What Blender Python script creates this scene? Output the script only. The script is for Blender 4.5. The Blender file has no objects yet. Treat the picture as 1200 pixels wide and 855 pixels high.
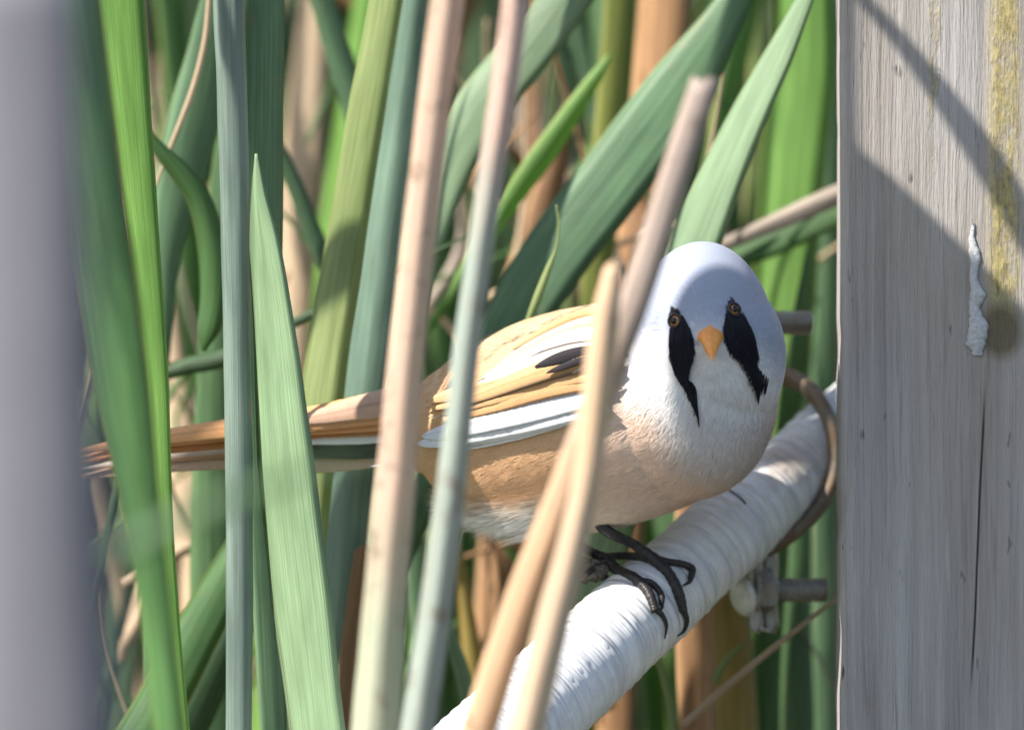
import bpy, bmesh, math, random
import numpy as np
from mathutils import Vector, Matrix, noise as mnoise
R = math.radians
rnd = random.Random(7)
nrs = np.random.RandomState(11)

# ------------------------------------------------------------------ camera, world, sun, exposure
sc = bpy.context.scene
D = 2.2            # camera to the plane of the bird (m)
S = 6000.0         # 1200 photo pixels are 0.20 m wide in that plane
ZC = 0.80          # height of the lens above the mud
cam_d = bpy.data.cameras.new('camera'); cam = bpy.data.objects.new('camera', cam_d)
sc.collection.objects.link(cam); sc.camera = cam
cam.location = (0, -D, ZC); cam.rotation_euler = (R(90), 0, 0)
cam_d.sensor_width = 36.0; cam_d.lens = 36.0 * D / 0.2
cam_d.clip_start = 0.05; cam_d.clip_end = 500
cam_d.dof.use_dof = True; cam_d.dof.focus_distance = D - 0.018
cam_d.dof.aperture_fstop = 10.5; cam_d.dof.aperture_blades = 0
SUN = Vector((-0.66, -0.28, 0.70)).normalized()     # towards the sun
w = bpy.data.worlds.new('World'); sc.world = w; w.use_nodes = True
wn = w.node_tree.nodes; wl = w.node_tree.links
sky = wn.new('ShaderNodeTexSky'); sky.sky_type = 'NISHITA'; sky.sun_disc = False
sky.sun_elevation = math.asin(SUN.z); sky.sun_rotation = math.atan2(SUN.x, SUN.y)
wl.new(sky.outputs[0], wn['Background'].inputs[0]); wn['Background'].inputs[1].default_value = 0.112
sd = bpy.data.lights.new('sun', 'SUN'); so = bpy.data.objects.new('sun', sd); sc.collection.objects.link(so)
sd.energy = 5.0; sd.angle = R(0.5); sd.color = (1.0, 0.94, 0.85)
so.location = SUN * 5; so.rotation_euler = (-SUN).to_track_quat('-Z', 'Y').to_euler()
sc.view_settings.view_transform = 'Standard'; sc.view_settings.look = 'None'
sc.view_settings.gamma = 1.0; sc.view_settings.use_curve_mapping = False
sc.view_settings.exposure = 0.95
sc.render.resolution_x = 1024; sc.render.resolution_y = 729

# ------------------------------------------------------------------ helpers
def P(px, py, y=0.0):
    k = (D + y) / D
    return Vector(((px - 600) / S * k, y, ZC - (py - 427.5) / S * k))
def tag(o, label=None, cat=None, group=None, kind=None):
    if label: o['label'] = label
    if cat: o['category'] = cat
    if group: o['group'] = group
    if kind: o['kind'] = kind
    return o
def link(name, me, parent=None, mats=()):
    o = bpy.data.objects.new(name, me); sc.collection.objects.link(o)
    for m in mats: me.materials.append(m)
    if parent is not None:
        o.parent = parent
        o.matrix_parent_inverse = Matrix.Translation(-parent.location)
    return o
def empty(name, loc):
    o = bpy.data.objects.new(name, None); sc.collection.objects.link(o)
    o.location = loc; o.empty_display_size = 0.01
    return o
def mesh(name, v, f, smooth=True, uv=None, col=None):
    me = bpy.data.meshes.new(name); me.from_pydata([tuple(map(float, a)) for a in v], [], [tuple(map(int, a)) for a in f]); me.update()
    if smooth: me.polygons.foreach_set('use_smooth', [True] * len(me.polygons))
    if uv is not None:
        l = me.uv_layers.new(name='UVMap'); idx = np.zeros(len(me.loops), dtype=np.int32)
        me.loops.foreach_get('vertex_index', idx); l.data.foreach_set('uv', np.asarray(uv, dtype=np.float32)[idx].ravel())
    if col is not None:
        a = me.color_attributes.new('Col', 'FLOAT_COLOR', 'POINT')
        c = np.ones((len(v), 4), dtype=np.float32); c[:, :3] = col
        a.data.foreach_set('color', c.ravel())
    return me
def catmull(pts, n):
    pts = [np.array(p, dtype=float) for p in pts]
    if len(pts) == 2: return [pts[0] + (pts[1] - pts[0]) * i / n for i in range(n + 1)]
    out = []
    ext = [2 * pts[0] - pts[1]] + pts + [2 * pts[-1] - pts[-2]]
    for i in range(len(pts) - 1):
        a, b, c, d = ext[i:i + 4]
        for k in range(n):
            t = k / n
            out.append(0.5 * ((2 * b) + (-a + c) * t + (2 * a - 5 * b + 4 * c - d) * t * t + (-a + 3 * b - 3 * c + d) * t ** 3))
    out.append(pts[-1]); return out

# ------------------------------------------------------------------ materials
class NT:
    def __init__(s, name):
        s.m = bpy.data.materials.new(name); s.m.use_nodes = True; s.t = s.m.node_tree
        s.n = s.t.nodes; s.b = s.n['Principled BSDF']; s.out = s.n['Material Output']
    def new(s, ty, **kw):
        n = s.n.new(ty)
        for k, v in kw.items(): setattr(n, k, v)
        return n
    def l(s, a, b): s.t.links.new(a, b)
    def noise(s, vec, scale, detail=4, rough=0.55, sx=1, sy=1, sz=1, off=0):
        mp = s.new('ShaderNodeMapping'); mp.inputs['Scale'].default_value = (sx, sy, sz); mp.inputs['Location'].default_value = (off, off * 1.7, off * .3)
        s.l(vec, mp.inputs[0]); t = s.new('ShaderNodeTexNoise'); t.inputs['Scale'].default_value = scale
        t.inputs['Detail'].default_value = detail; t.inputs['Roughness'].default_value = rough
        s.l(mp.outputs[0], t.inputs['Vector']); return t.outputs['Fac']
    def ramp(s, fac, stops):
        r = s.new('ShaderNodeValToRGB'); cr = r.color_ramp
        while len(cr.elements) < len(stops): cr.elements.new(0.5)
        for e, (p, c) in zip(cr.elements, stops):
            e.position = p; e.color = (*c, 1) if not isinstance(c, (int, float)) else (c, c, c, 1)
        s.l(fac, r.inputs[0]); return r.outputs[0]
    def mix(s, a, b, fac, blend='MIX'):
        m = s.new('ShaderNodeMix', data_type='RGBA', blend_type=blend)
        for sock, val in ((m.inputs[0], fac), (m.inputs[6], a), (m.inputs[7], b)):
            if hasattr(val, 'links'): s.l(val, sock)
            elif isinstance(val, (int, float)): sock.default_value = val
            else: sock.default_value = (*val, 1)
        return m.outputs[2]
    def math(s, op, a, b=0.0, clamp=False):
        m = s.new('ShaderNodeMath', operation=op); m.use_clamp = clamp
        for sock, val in ((m.inputs[0], a), (m.inputs[1], b)):
            if hasattr(val, 'links'): s.l(val, sock)
            else: sock.default_value = val
        return m.outputs[0]
    def bump(s, h, strength, dist, prev=None):
        b = s.new('ShaderNodeBump'); b.inputs['Strength'].default_value = strength; b.inputs['Distance'].default_value = dist
        s.l(h, b.inputs['Height'])
        if prev is not None: s.l(prev, b.inputs['Normal'])
        return b.outputs[0]

def leaf_mat(name, c1, c2, edge, trans=0.35, rough=0.42, spots=0.25, spotcol=(0.30, 0.2, 0.09), spec=0.5, stripe=.5):
    """uv.x runs across the blade (0..1), uv.y along it in centimetres"""
    t = NT(name); uv = t.new('ShaderNodeUVMap').outputs[0]
    oi = t.new('ShaderNodeObjectInfo'); sep = t.new('ShaderNodeSeparateXYZ'); t.l(uv, sep.inputs[0])
    add = t.new('ShaderNodeVectorMath', operation='ADD'); t.l(uv, add.inputs[0])
    comb = t.new('ShaderNodeCombineXYZ'); t.l(t.math('MULTIPLY', oi.outputs['Random'], 37.0), comb.inputs[1]); t.l(t.math('MULTIPLY', oi.outputs['Random'], 11.0), comb.inputs[2])
    t.l(comb.outputs[0], add.inputs[1]); v = add.outputs[0]
    fine = t.noise(v, 1.0, 3, .6, sx=26, sy=0.25)
    veins = t.noise(v, 1.0, 2, .5, sx=60, sy=0.06, off=3)
    mid = t.noise(v, 1.0, 4, .6, sx=5, sy=0.35, off=9)
    big = t.noise(v, 1.0, 3, .6, sx=1.2, sy=0.22, off=5)
    col = t.mix(tuple(x * .8 for x in c1), tuple(min(1, x * 1.15) for x in c2), t.ramp(big, [(0.35, 0.0), (0.65, 1.0)]))
    col = t.mix(col, tuple(min(1, x * 1.5 + .01) for x in c2), t.ramp(mid, [(0.45, 0.0), (0.75, 0.45)]))
    col = t.mix(col, tuple(x * 0.55 for x in c1), t.ramp(fine, [(0.4, stripe), (0.58, 0.0)]))
    col = t.mix(col, tuple(x * 0.6 for x in c1), t.ramp(veins, [(0.42, 0.45), (0.52, 0.0)]))
    d = t.math('ABSOLUTE', t.math('SUBTRACT', sep.outputs[0], 0.5))
    em = t.ramp(d, [(0.43, 0.0), (0.49, 1.0)])
    col = t.mix(col, edge, t.math('MULTIPLY', em, 0.7))
    tc = t.new('ShaderNodeTexCoord')
    sp = t.noise(tc.outputs['Object'], 260, 5, .7, off=2)
    col = t.mix(col, spotcol, t.math('MULTIPLY', t.ramp(sp, [(0.60, 0.0), (0.70, 1.0)]), spots))
    sp2 = t.noise(v, 1.0, 5, .7, sx=3, sy=.6, off=12)
    col = t.mix(col, spotcol, t.math('MULTIPLY', t.ramp(sp2, [(0.62, 0.0), (0.74, 1.0)]), spots * 1.6, True))
    hv = t.math('ADD', t.math('MULTIPLY', oi.outputs['Random'], 0.5), 0.75)
    hs = t.new('ShaderNodeHueSaturation'); t.l(col, hs.inputs['Color']); t.l(hv, hs.inputs['Value'])
    col = hs.outputs[0]
    t.l(col, t.b.inputs['Base Color']); t.b.inputs['Roughness'].default_value = rough
    t.b.inputs['Specular IOR Level'].default_value = spec
    rn = t.ramp(mid, [(0.3, rough * 0.8), (0.7, min(1, rough * 1.35))]); t.l(rn, t.b.inputs['Roughness'])
    nb = t.bump(veins, 0.5, 0.00025); nb = t.bump(fine, 0.3, 0.0002, nb)
    t.l(nb, t.b.inputs['Normal'])
    if trans > 0:
        tr = t.new('ShaderNodeBsdfTranslucent'); t.l(t.mix(col, (0.45, 0.75, 0.08), 0.35, 'MIX'), tr.inputs[0]) if c1[1] > c1[0] else t.l(col, tr.inputs[0])
        mx = t.new('ShaderNodeMixShader'); mx.inputs[0].default_value = trans
        t.l(t.b.outputs[0], mx.inputs[1]); t.l(tr.outputs[0], mx.inputs[2]); t.l(mx.outputs[0], t.out.inputs[0])
    return t.m

M = {
 'green':   leaf_mat('leaf_green', (0.09, 0.21, 0.07), (0.15, 0.31, 0.10), (0.45, 0.50, 0.16), .40),
 'vivid':   leaf_mat('leaf_vivid', (0.16, 0.34, 0.07), (0.24, 0.43, 0.11), (0.55, 0.62, 0.20), .45, .4, .1),
 'blue':    leaf_mat('leaf_blue_green', (0.095, 0.19, 0.10), (0.16, 0.28, 0.15), (0.22, 0.32, 0.16), .28, .42),
 'deep':    leaf_mat('leaf_deep_green', (0.06, 0.13, 0.055), (0.11, 0.20, 0.085), (0.16, 0.26, 0.10), .25, .42),
 'pale':    leaf_mat('leaf_pale_green', (0.25, 0.38, 0.21), (0.33, 0.47, 0.28), (0.45, 0.55, 0.33), .3, .38, .06, stripe=.18),
 'lime':    leaf_mat('leaf_yellow_green', (0.30, 0.40, 0.13), (0.40, 0.48, 0.20), (0.5, 0.5, 0.18), .3, .4, .2),
 'teal':    leaf_mat('stem_blue_green', (0.16, 0.27, 0.20), (0.23, 0.35, 0.26), (0.2, 0.32, 0.2), .15, .4, .1),
 'tan':     leaf_mat('dry_tan', (0.62, 0.44, 0.28), (0.72, 0.54, 0.36), (0.7, 0.55, 0.38), .12, .6, .25),
 'pink':    leaf_mat('dry_pinkish', (0.60, 0.42, 0.35), (0.70, 0.53, 0.44), (0.7, 0.55, 0.45), .10, .6, .15),
 'greyt':   leaf_mat('dry_grey_brown', (0.34, 0.27, 0.22), (0.46, 0.38, 0.31), (0.5, 0.42, 0.34), .08, .6, .25, (0.15, .1, .06)),
 'sage':    leaf_mat('stem_sage', (0.34, 0.42, 0.33), (0.42, 0.50, 0.40), (0.5, 0.55, 0.42), .12, .45, .1),
 'rust':    leaf_mat('dry_rusty', (0.40, 0.21, 0.10), (0.52, 0.30, 0.15), (0.6, 0.4, 0.2), .25, .6, .3, (.2, .09, .04)),
 'ochre':   leaf_mat('dry_ochre', (0.46, 0.34, 0.09), (0.56, 0.42, 0.13), (0.5, 0.5, 0.2), .3, .5, .3),
 'stemblue': leaf_mat('stem_grey_blue', (0.20, 0.28, 0.24), (0.27, 0.36, 0.30), (0.3, 0.4, 0.32), .1, .4, .1, stripe=.2),
 'olive':   leaf_mat('leaf_olive', (0.20, 0.24, 0.05), (0.30, 0.32, 0.07), (0.5, 0.45, 0.2), .35, .45, .4),
}
# two-tone stalks that change colour along their length (pink above, sage below)
def blend_mat(name, ca, cb, z0, z1):
    t = NT(name); tc = t.new('ShaderNodeTexCoord'); sp = t.new('ShaderNodeSeparateXYZ'); t.l(tc.outputs['Object'], sp.inputs[0])
    uv = t.new('ShaderNodeUVMap').outputs[0]
    n1 = t.noise(uv, 1, 4, .6, sx=3, sy=.8); fine = t.noise(uv, 1, 3, .6, sx=30, sy=.2, off=4)
    f = t.math('ADD', sp.outputs[2], t.math('MULTIPLY', t.math('SUBTRACT', n1, 0.5), 0.03))
    mr = t.new('ShaderNodeMapRange'); t.l(f, mr.inputs[0]); mr.inputs[1].default_value = z0; mr.inputs[2].default_value = z1
    col = t.mix(ca, cb, mr.outputs[0])
    col = t.mix(col, (0.25, 0.19, 0.14), t.ramp(fine, [(0.35, 0.5), (0.55, 0.0)]))
    bl = t.noise(tc.outputs['Object'], 140, 5, .7, off=6)
    col = t.mix(col, (0.16, 0.11, 0.07), t.ramp(bl, [(0.56, 0.0), (0.70, 0.75)]))
    t.l(col, t.b.inputs['Base Color']); t.b.inputs['Roughness'].default_value = .5
    t.l(t.bump(fine, .6, .0005), t.b.inputs['Normal']); return t.m
PY0 = -0.020        # depth of the left edge of the wooden post; its face turns a little towards the sun
TURN = math.tan(R(11))
def post_y(px): return PY0 - (px - 985) / S * TURN
def zpx(py): return ZC - (py - 427.5) / S
M['stalk8'] = blend_mat('stalk_pink_to_sage', (0.38, 0.41, 0.29), (0.56, 0.39, 0.29), zpx(720), zpx(560))
M['stalk9'] = blend_mat('stalk_pink_to_blue', (0.30, 0.36, 0.31), (0.56, 0.38, 0.31), zpx(290), zpx(150))

# ------------------------------------------------------------------ blades and stalks
def sweep(name, pts, widths, mat, y=0.0, roll=0.0, thick=0.0009, fold=0.25, kind='blade', flat=0.8,
          bot=True, top=0.12, seg=8, wob=0.05, broken=False, world=False, bend=0.15, jag=0.0):
    """pts: (px, py[, y]) from lower end to upper end; widths in photo pixels at each point."""
    if world: p3 = [Vector(p) for p in pts]; ws = list(widths)
    else:
        p3 = [P(p[0], p[1], p[2] if len(p) > 2 else y) for p in pts]; ws = [a / S for a in widths]
    if p3[0].z > p3[-1].z: p3.reverse(); ws.reverse()
    if not world and kind == 'blade':
        r0, r1 = roll if isinstance(roll, tuple) else (roll, roll)
        ws = [a / max(.6, math.cos(R(r0 + (r1 - r0) * i / max(1, len(ws) - 1)))) for i, a in enumerate(ws)]
    data = catmull([(*p, a) for p, a in zip(p3, ws)], seg)
    if bot:
        p0 = np.array(data[0]); d = p0[:3] - np.array(data[2])[:3]; d /= np.linalg.norm(d)
        dz = max(0.25, -d[2]); sx, sy = d[0] / dz, d[1] / dz; pre = []
        H = p0[2] + 0.02; n = 22
        for i in range(1, n + 1):
            h = H * (i / n) ** 1.3; L = bend
            pre.append(np.array([p0[0] + sx * L * (1 - math.exp(-h / L)), p0[1] + sy * L * (1 - math.exp(-h / L)), p0[2] - h, p0[3]]))
        data = pre[::-1] + list(data)
    if top > 0:
        p0 = np.array(data[-1]); d = p0[:3] - np.array(data[-3])[:3]; d /= np.linalg.norm(d); n = 14
        for i in range(1, n + 1):
            s = i / n; q = p0[:3] + d * top * s; q[2] -= 0.10 * (top * s) ** 2
            data.append(np.array([*q, p0[3] * (max(0.02, 1 - s ** 2.2))]))
    elif not broken:
        data[-1][3] = max(data[-1][3], 1e-5)
    data = [np.array(a, dtype=float) for a in data]
    n = len(data); NS = 7
    if kind == 'blade':
        ss = np.linspace(-1, 1, NS); ring = [(s, +1) for s in ss] + [(s, -1) for s in ss[::-1][1:-1]]
    else:
        ring = [(math.cos(a), math.sin(a)) for a in np.linspace(0, 2 * math.pi, 29)[:-1]]
    nr = len(ring); V = []; F = []; UV = []; acc = 0; seedo = rnd.random() * 50
    for i in range(n):
        c = data[i][:3]; wd = data[i][3]
        a = data[max(0, i - 1)][:3]; b = data[min(n - 1, i + 1)][:3]
        T = Vector(b - a).normalized()
        if i: acc += np.linalg.norm(data[i][:3] - data[i - 1][:3])
        N = Vector((0, -1, 0)); N = (N - T * N.dot(T)).normalized()
        rr = roll[0] + (roll[1] - roll[0]) * i / (n - 1) if isinstance(roll, tuple) else roll
        N = Matrix.Rotation(R(rr), 3, T) @ N
        Sd = T.cross(N)
        wv = wd * (1 + wob * (mnoise.noise(Vector((acc * 60, seedo, 0)))))
        for k, (u, v) in enumerate(ring):
            if kind == 'blade':
                lat = u * wv / 2; th = min(thick, wv * .35) * (1 - u * u) * v * 0.5
                q = Vector(c) + Sd * lat + N * (th - fold * wv * 0.5 * (u * u - .3))
                uu = (u + 1) / 2
            else:
                an_ = math.atan2(v, u); rg = 1 + (.045 * math.sin(5 * an_ + seedo + acc * 6) + .05 * mnoise.noise(Vector((acc * 90, an_ * 1.2, seedo)))) * (wd > .003)
                q = Vector(c) + Sd * (u * rg * wv / 2) + N * (v * rg * wv / 2 * flat)
                uu = 0.5 + 0.42 * u
            if broken and i == n - 1 or (jag and i >= n - 2): q = q + T * (jag * mnoise.noise(Vector((k * 1.7, seedo, 3))))
            V.append(q); UV.append((uu, acc * 100))
    for i in range(n - 1):
        for k in range(nr):
            k2 = (k + 1) % nr
            F.append((i * nr + k, i * nr + k2, (i + 1) * nr + k2, (i + 1) * nr + k))
    F.append(tuple(range(nr))[::-1]); F.append(tuple((n - 1) * nr + k for k in range(nr)))
    # put the origin at the base
    org = Vector(data[0][:3]); keep = name
    me = mesh(keep, [v for v in V], F, True, UV)
    return link(keep, me, None, [mat])

# ------------------------------------------------------------------ setting: mud, water, far reeds
def ground():
    t = NT('marsh_mud'); tc = t.new('ShaderNodeTexCoord').outputs['Object']
    n = t.noise(tc, 6, 8, .6); n2 = t.noise(tc, 60, 6, .6, off=3)
    t.l(t.mix(t.ramp(n, [(.3, (.035, .028, .018)), (.7, (.09, .075, .045))]), (.05, .06, .03), n2), t.b.inputs['Base Color'])
    t.l(t.ramp(n, [(.4, .15), (.6, .8)]), t.b.inputs['Roughness']); t.l(t.bump(n2, .6, .01), t.b.inputs['Normal'])
    v = []; f = []; g = [-200, -60, -20, -8, -4] + list(np.linspace(-3, 3, 49)) + [4, 8, 20, 60, 200]
    for a in g:
        for b in g: v.append((b, a, 0.012 * mnoise.noise(Vector((b * 4, a * 4, 0))) if abs(a) < 4 and abs(b) < 4 else 0))
    m = len(g)
    for i in range(m - 1):
        for j in range(m - 1): f.append((i * m + j, i * m + j + 1, (i + 1) * m + j + 1, (i + 1) * m + j))
    o = link('ground', mesh('ground', v, f), None, [t.m]); tag(o, kind='structure')
ground()

def reed_mass():
    V = []; F = []; UV = []; mats = ['deep', 'blue', 'green', 'olive', 'greyt', 'tan', 'rust']; MI = []
    for i in range(2600):
        y = 0.72 + 3.2 * rnd.random() ** 1.1
        hw = 1.0 + y * 0.35; x = (rnd.random() * 2 - 1) * hw
        if i > 2250:
            y = .08 + .62 * rnd.random(); x = rnd.choice([-1, 1]) * (.22 + .8 * rnd.random())
            side = True
        else: side = False
        h = 1.1 + rnd.random() * .9; wd = .007 + rnd.random() * .012
        lean = Vector((rnd.gauss(0, .22), rnd.gauss(0, .15), 0)); ang = rnd.random() * math.pi
        if side: lean = Vector((abs(lean.x) * (1 if x > 0 else -1), abs(lean.y), 0))
        sd_ = Vector((math.cos(ang), math.sin(ang) * .6, 0))
        mi = rnd.choices(range(7), [5, 4, 2, 1.2, 1.5, 1.6, 1])[0]; b0 = len(V)
        for k in range(7):
            s = k / 6; c = Vector((x, y, 0)) + lean * (s * s) * h + Vector((0, 0, s * h * (1 - .1 * lean.length)))
            ww = wd * (1 - s ** 3 * .95) * .5
            nn = Vector((-sd_.y, sd_.x, 0)) * ww * .5
            for q, u in ((c - sd_ * ww, 0), (c + nn, .5), (c + sd_ * ww, 1), (c - nn * .3, .5)): V.append(q); UV.append((u, s * h * 100))
        for k in range(6):
            for a in range(4):
                F.append((b0 + k * 4 + a, b0 + k * 4 + (a + 1) % 4, b0 + k * 4 + 4 + (a + 1) % 4, b0 + k * 4 + 4 + a)); MI.append(mi)
    me = mesh('reed_bed', V, F, True, UV)
    o = link('reed_bed', me, None, [M[m] for m in mats]); me.polygons.foreach_set('material_index', MI)
    tag(o, 'dense far reed bed reading as a dark green and tan blur', 'reeds', kind='stuff')
reed_mass()

BG = []
def grp(px):
    return ('far left of the picture' if px < 150 else 'left behind the tail' if px < 300 else 'behind the yellow-green stalk' if px < 470 else
            'behind the two pinkish stalks' if px < 600 else 'above the back of the bird' if px < 740 else 'behind the head of the bird' if px < 880 else 'close to the post')
KN = {'deep': 'dark green', 'blue': 'blue-green', 'green': 'mid green', 'vivid': 'bright green', 'tan': 'pale tan dry', 'rust': 'rusty brown dry', 'olive': 'olive yellow', 'greyt': 'grey-brown dry', 'lime': 'pale yellow-green'}
def bg_leaf(px, y, m, wd, lean, curve, roll, hh=None):
    base = P(px, 427, y); x0 = base.x
    h = hh or 1.0 + rnd.random() * .7; pts = []; ws = []
    for i in range(8):
        s = i / 7; z = h * s
        pts.append((x0 + lean * (z - ZC) + curve * (z - ZC) ** 2, y + .05 * rnd.random() * s, z)); ws.append(wd * (1 - s ** 3.0 * .93))
    dry = m in ('tan', 'rust', 'greyt')
    o = sweep('dry_reed_leaf' if dry else 'reed_leaf', pts, ws, M[m], world=True, roll=roll, bot=False, top=0, seg=6, fold=.18)
    ln = 'leaning right' if lean > .10 else 'leaning left' if lean < -.10 else 'upright'
    sz = 'slim' if wd < .0075 else 'broad' if wd > .0115 else ''
    BG.append((o, px)); d = ' '.join(('blurred', sz, KN[m], 'background leaf', ln, grp(px))).replace('  ', ' ')
    tag(o, d, 'dry leaf' if dry else 'reed leaf', d.replace('leaf', 'leaves', 1))
for i in range(185):
    px = -60 + 1060 * rnd.random(); y = 0.12 + 0.55 * rnd.random() ** 1.1
    m = rnd.choices(['deep', 'blue', 'green', 'vivid', 'tan', 'rust', 'olive', 'greyt', 'lime'], [6, 5, 4, 2.5, 3.6, 1.8, 2, 1.4, 1.6])[0]
    bg_leaf(px, y, m, (.0045 + rnd.random() * .0095), rnd.gauss(0, .36), rnd.gauss(0, .4), rnd.uniform(-65, 50), rnd.choice([None, None, .78 + .15 * rnd.random()]))

# ------------------------------------------------------------------ the reeds that can be told apart
L = []
def leaf(name, label, cat, pts, widths, mat, group=None, **kw):
    o = sweep(name, pts, widths, M[mat], **kw); tag(o, label, cat, group); L.append(o); return o
# --- thin stems and litter among the reeds
THIN = {'tan': 'straw-coloured', 'lime': 'yellow-green', 'rust': 'reddish brown', 'green': 'green', 'greyt': 'grey-brown'}
for i in range(74):
    px = 70 + 900 * rnd.random(); py = 60 + 760 * rnd.random(); y = .06 + .10 * rnd.random(); m = rnd.choice(['tan', 'tan', 'lime', 'rust', 'green', 'greyt'])
    a = R(rnd.gauss(90, 34)); ln_ = 130 + 300 * rnd.random(); dx, dy = math.cos(a) * ln_ / 2, -math.sin(a) * ln_ / 2; bx = rnd.gauss(0, 25); wd = 4 + 11 * rnd.random() ** 1.5
    o = sweep('grass_stem', [(px - dx, py - dy, y), (px + bx, py, y + .004), (px + dx, py + dy, y)], [wd, wd, wd * .4], M[m], kind='stem', flat=.8, bot=False, top=0, wob=.15)
    hz = 'high' if py < 280 else 'low' if py > 570 else 'halfway up'
    sl = 'leaning left' if dx < -ln_ * .17 else 'leaning right' if dx > ln_ * .17 else 'upright'
    BG.append((o, px)); d = '%s thin %s stem %s %s' % (sl, THIN[m], hz, grp(px)); tag(o, d, 'stem', d)
# --- foreground, out of focus
leaf('reed_leaf', 'dark green blurred leaf beside the grey pole with pale left edge', 'reed leaf',
     [(200, 880), (180, 700), (160, 560), (136, 400), (110, 200), (86, 0), (60, -200), (40, -500), (20, -780)], [32, 34, 44, 62, 60, 60, 64, 70, 70], 'green', y=-.13, roll=(-30, 15), fold=.2, top=.02)
leaf('reed_leaf', 'bright green leaf with yellow left edge, in front of the tail tip', 'reed leaf',
     [(214, 880), (202, 740), (192, 600), (182, 430), (160, 200), (141, 0), (134, -120)], [20, 18, 20, 28, 42, 54, 54], 'vivid', y=-.021, roll=(-30, -20), fold=.15, top=.05)
leaf('reed_leaf', 'narrow sage leaf standing upright across the middle of the tail', 'reed leaf',
     [(279, 880), (280, 640), (278, 430), (274, 200), (268, 0), (262, -200)], [31, 31, 32, 34, 36, 34], 'stemblue', y=-.018, kind='stem', flat=.9, top=.06)
leaf('reed_leaf', 'broad pale green leaf tapering upward in front of the tail', 'reed leaf',
     [(374, 880), (352, 700), (334, 540), (322, 400), (310, 290), (303, 230), (300, 180)], [66, 70, 66, 52, 36, 18, 3], 'pale', y=-.022, roll=(-36, -36), fold=.05, top=0)
leaf('reed_leaf', 'dark blue-green leaf with pale right edge behind the tip of the pale leaf', 'reed leaf',
     [(322, 880), (312, 640), (306, 430), (307, 280), (309, 120), (310, 0), (308, -150)], [30, 40, 46, 50, 48, 46, 42], 'blue', y=-.002, roll=(22, 20), fold=.1, top=.06)
leaf('reed_stalk', 'blurred pinkish dry stalk turning sage low down, left of the wing', 'reed stalk',
     [(440, 880), (452, 700), (464, 560), (478, 400), (500, 200), (524, 0), (540, -150)], [56, 49, 44, 38, 37, 37, 34], 'stalk8', y=-.118, kind='stem', flat=1, top=.1)
leaf('reed_stalk', 'blurred blue-grey stalk with pinkish top, crossing the wing', 'reed stalk',
     [(486, 880), (510, 720), (530, 560), (548, 400), (572, 230), (590, 110), (604, 0), (616, -150)], [38, 36, 32, 29, 28, 30, 30, 28], 'stalk9', y=-.125, kind='stem', flat=1, top=.1)
# --- sharp reeds behind
leaf('reed_stalk', 'thick yellow-green stalk leaning right behind the tail', 'reed stalk',
     [(340, 880), (352, 700), (364, 560), (380, 440), (402, 300), (426, 150), (452, 0), (475, -150)], [56, 58, 58, 58, 54, 50, 46, 44], 'lime', y=.022, kind='stem', flat=.45, roll=-32, top=.12)
leaf('reed_stalk', 'smooth blue-green stalk just right of the yellow-green stalk', 'reed stalk',
     [(385, 880), (400, 700), (414, 560), (430, 430), (446, 300), (466, 150), (484, 0), (498, -150)], [54, 54, 52, 52, 48, 42, 38, 34], 'teal', y=.04, kind='stem', flat=.6, roll=-20, top=.12)
leaf('reed_leaf', 'broad dark green leaf leaning right above the back of the bird', 'reed leaf',
     [(520, 520), (582, 410), (650, 300), (722, 205), (795, 105), (862, 0), (905, -90)], [60, 70, 82, 84, 78, 40, 26], 'blue', y=.05, roll=(-18, 0), fold=.05, top=.04)
leaf('reed_leaf', 'pale narrow leaf rising right from the crown of the bird', 'reed leaf',
     [(790, 350), (815, 280), (850, 195), (882, 125), (914, 62), (945, -5), (965, -50)], [66, 62, 52, 44, 33, 20, 12], 'pale', y=.03, roll=(-25, -30), fold=.05, top=.03)
leaf('reed_leaf', 'broad green leaf leaning right at the top behind the two stalks', 'reed leaf',
     [(455, 480), (480, 350), (512, 230), (560, 130), (625, 50), (690, -40), (730, -110)], [44, 46, 54, 62, 62, 54, 40], 'pale', y=.055, roll=(-25, -10), fold=.05, top=.06)
leaf('reed_leaf', 'narrow bright green leaf slanting between the stalks and the dark leaf', 'reed leaf',
     [(500, 390), (530, 345), (590, 250), (640, 180), (690, 105), (715, 65)], [8, 14, 22, 30, 20, 5], 'vivid', y=.07, roll=30, fold=.4, bot=True, top=0)
leaf('reed_leaf', 'upright olive leaf behind the dark leaf above the bird', 'reed leaf',
     [(690, 560), (700, 330), (716, 150), (728, 0), (735, -150)], [40, 40, 40, 42, 40], 'olive', y=.10, roll=10, fold=.2, top=.1)
leaf('dry_reed_leaf', 'upright orange-brown dead leaf beside the upright olive leaf', 'dry leaf',
     [(730, 560), (745, 330), (765, 150), (778, 0), (782, -150)], [58, 60, 64, 64, 60], 'rust', y=.12, roll=-10, fold=.2, top=.1)
leaf('dry_reed_leaf', 'rusty pointed dead leaf between the stalks and the dark leaf', 'dry leaf',
     [(600, 520), (612, 380), (632, 280), (652, 190), (668, 115)], [62, 66, 52, 30, 6], 'rust', y=.12, roll=15, fold=.3, top=0)
leaf('reed_leaf', 'broad bright green leaf behind the crown, near the post', 'reed leaf',
     [(905, 560), (912, 400), (925, 200), (938, 80), (940, -60), (940, -200)], [70, 76, 80, 78, 66, 60], 'vivid', y=.11, roll=(-30, -30), fold=.2, top=.08)
leaf('reed_leaf', 'blue-green upright leaf right against the edge of the post', 'reed leaf',
     [(966, 640), (966, 430), (970, 200), (972, 0), (973, -150)], [32, 34, 34, 34, 30], 'blue', y=.13, roll=0, fold=.2, top=.1)
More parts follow.
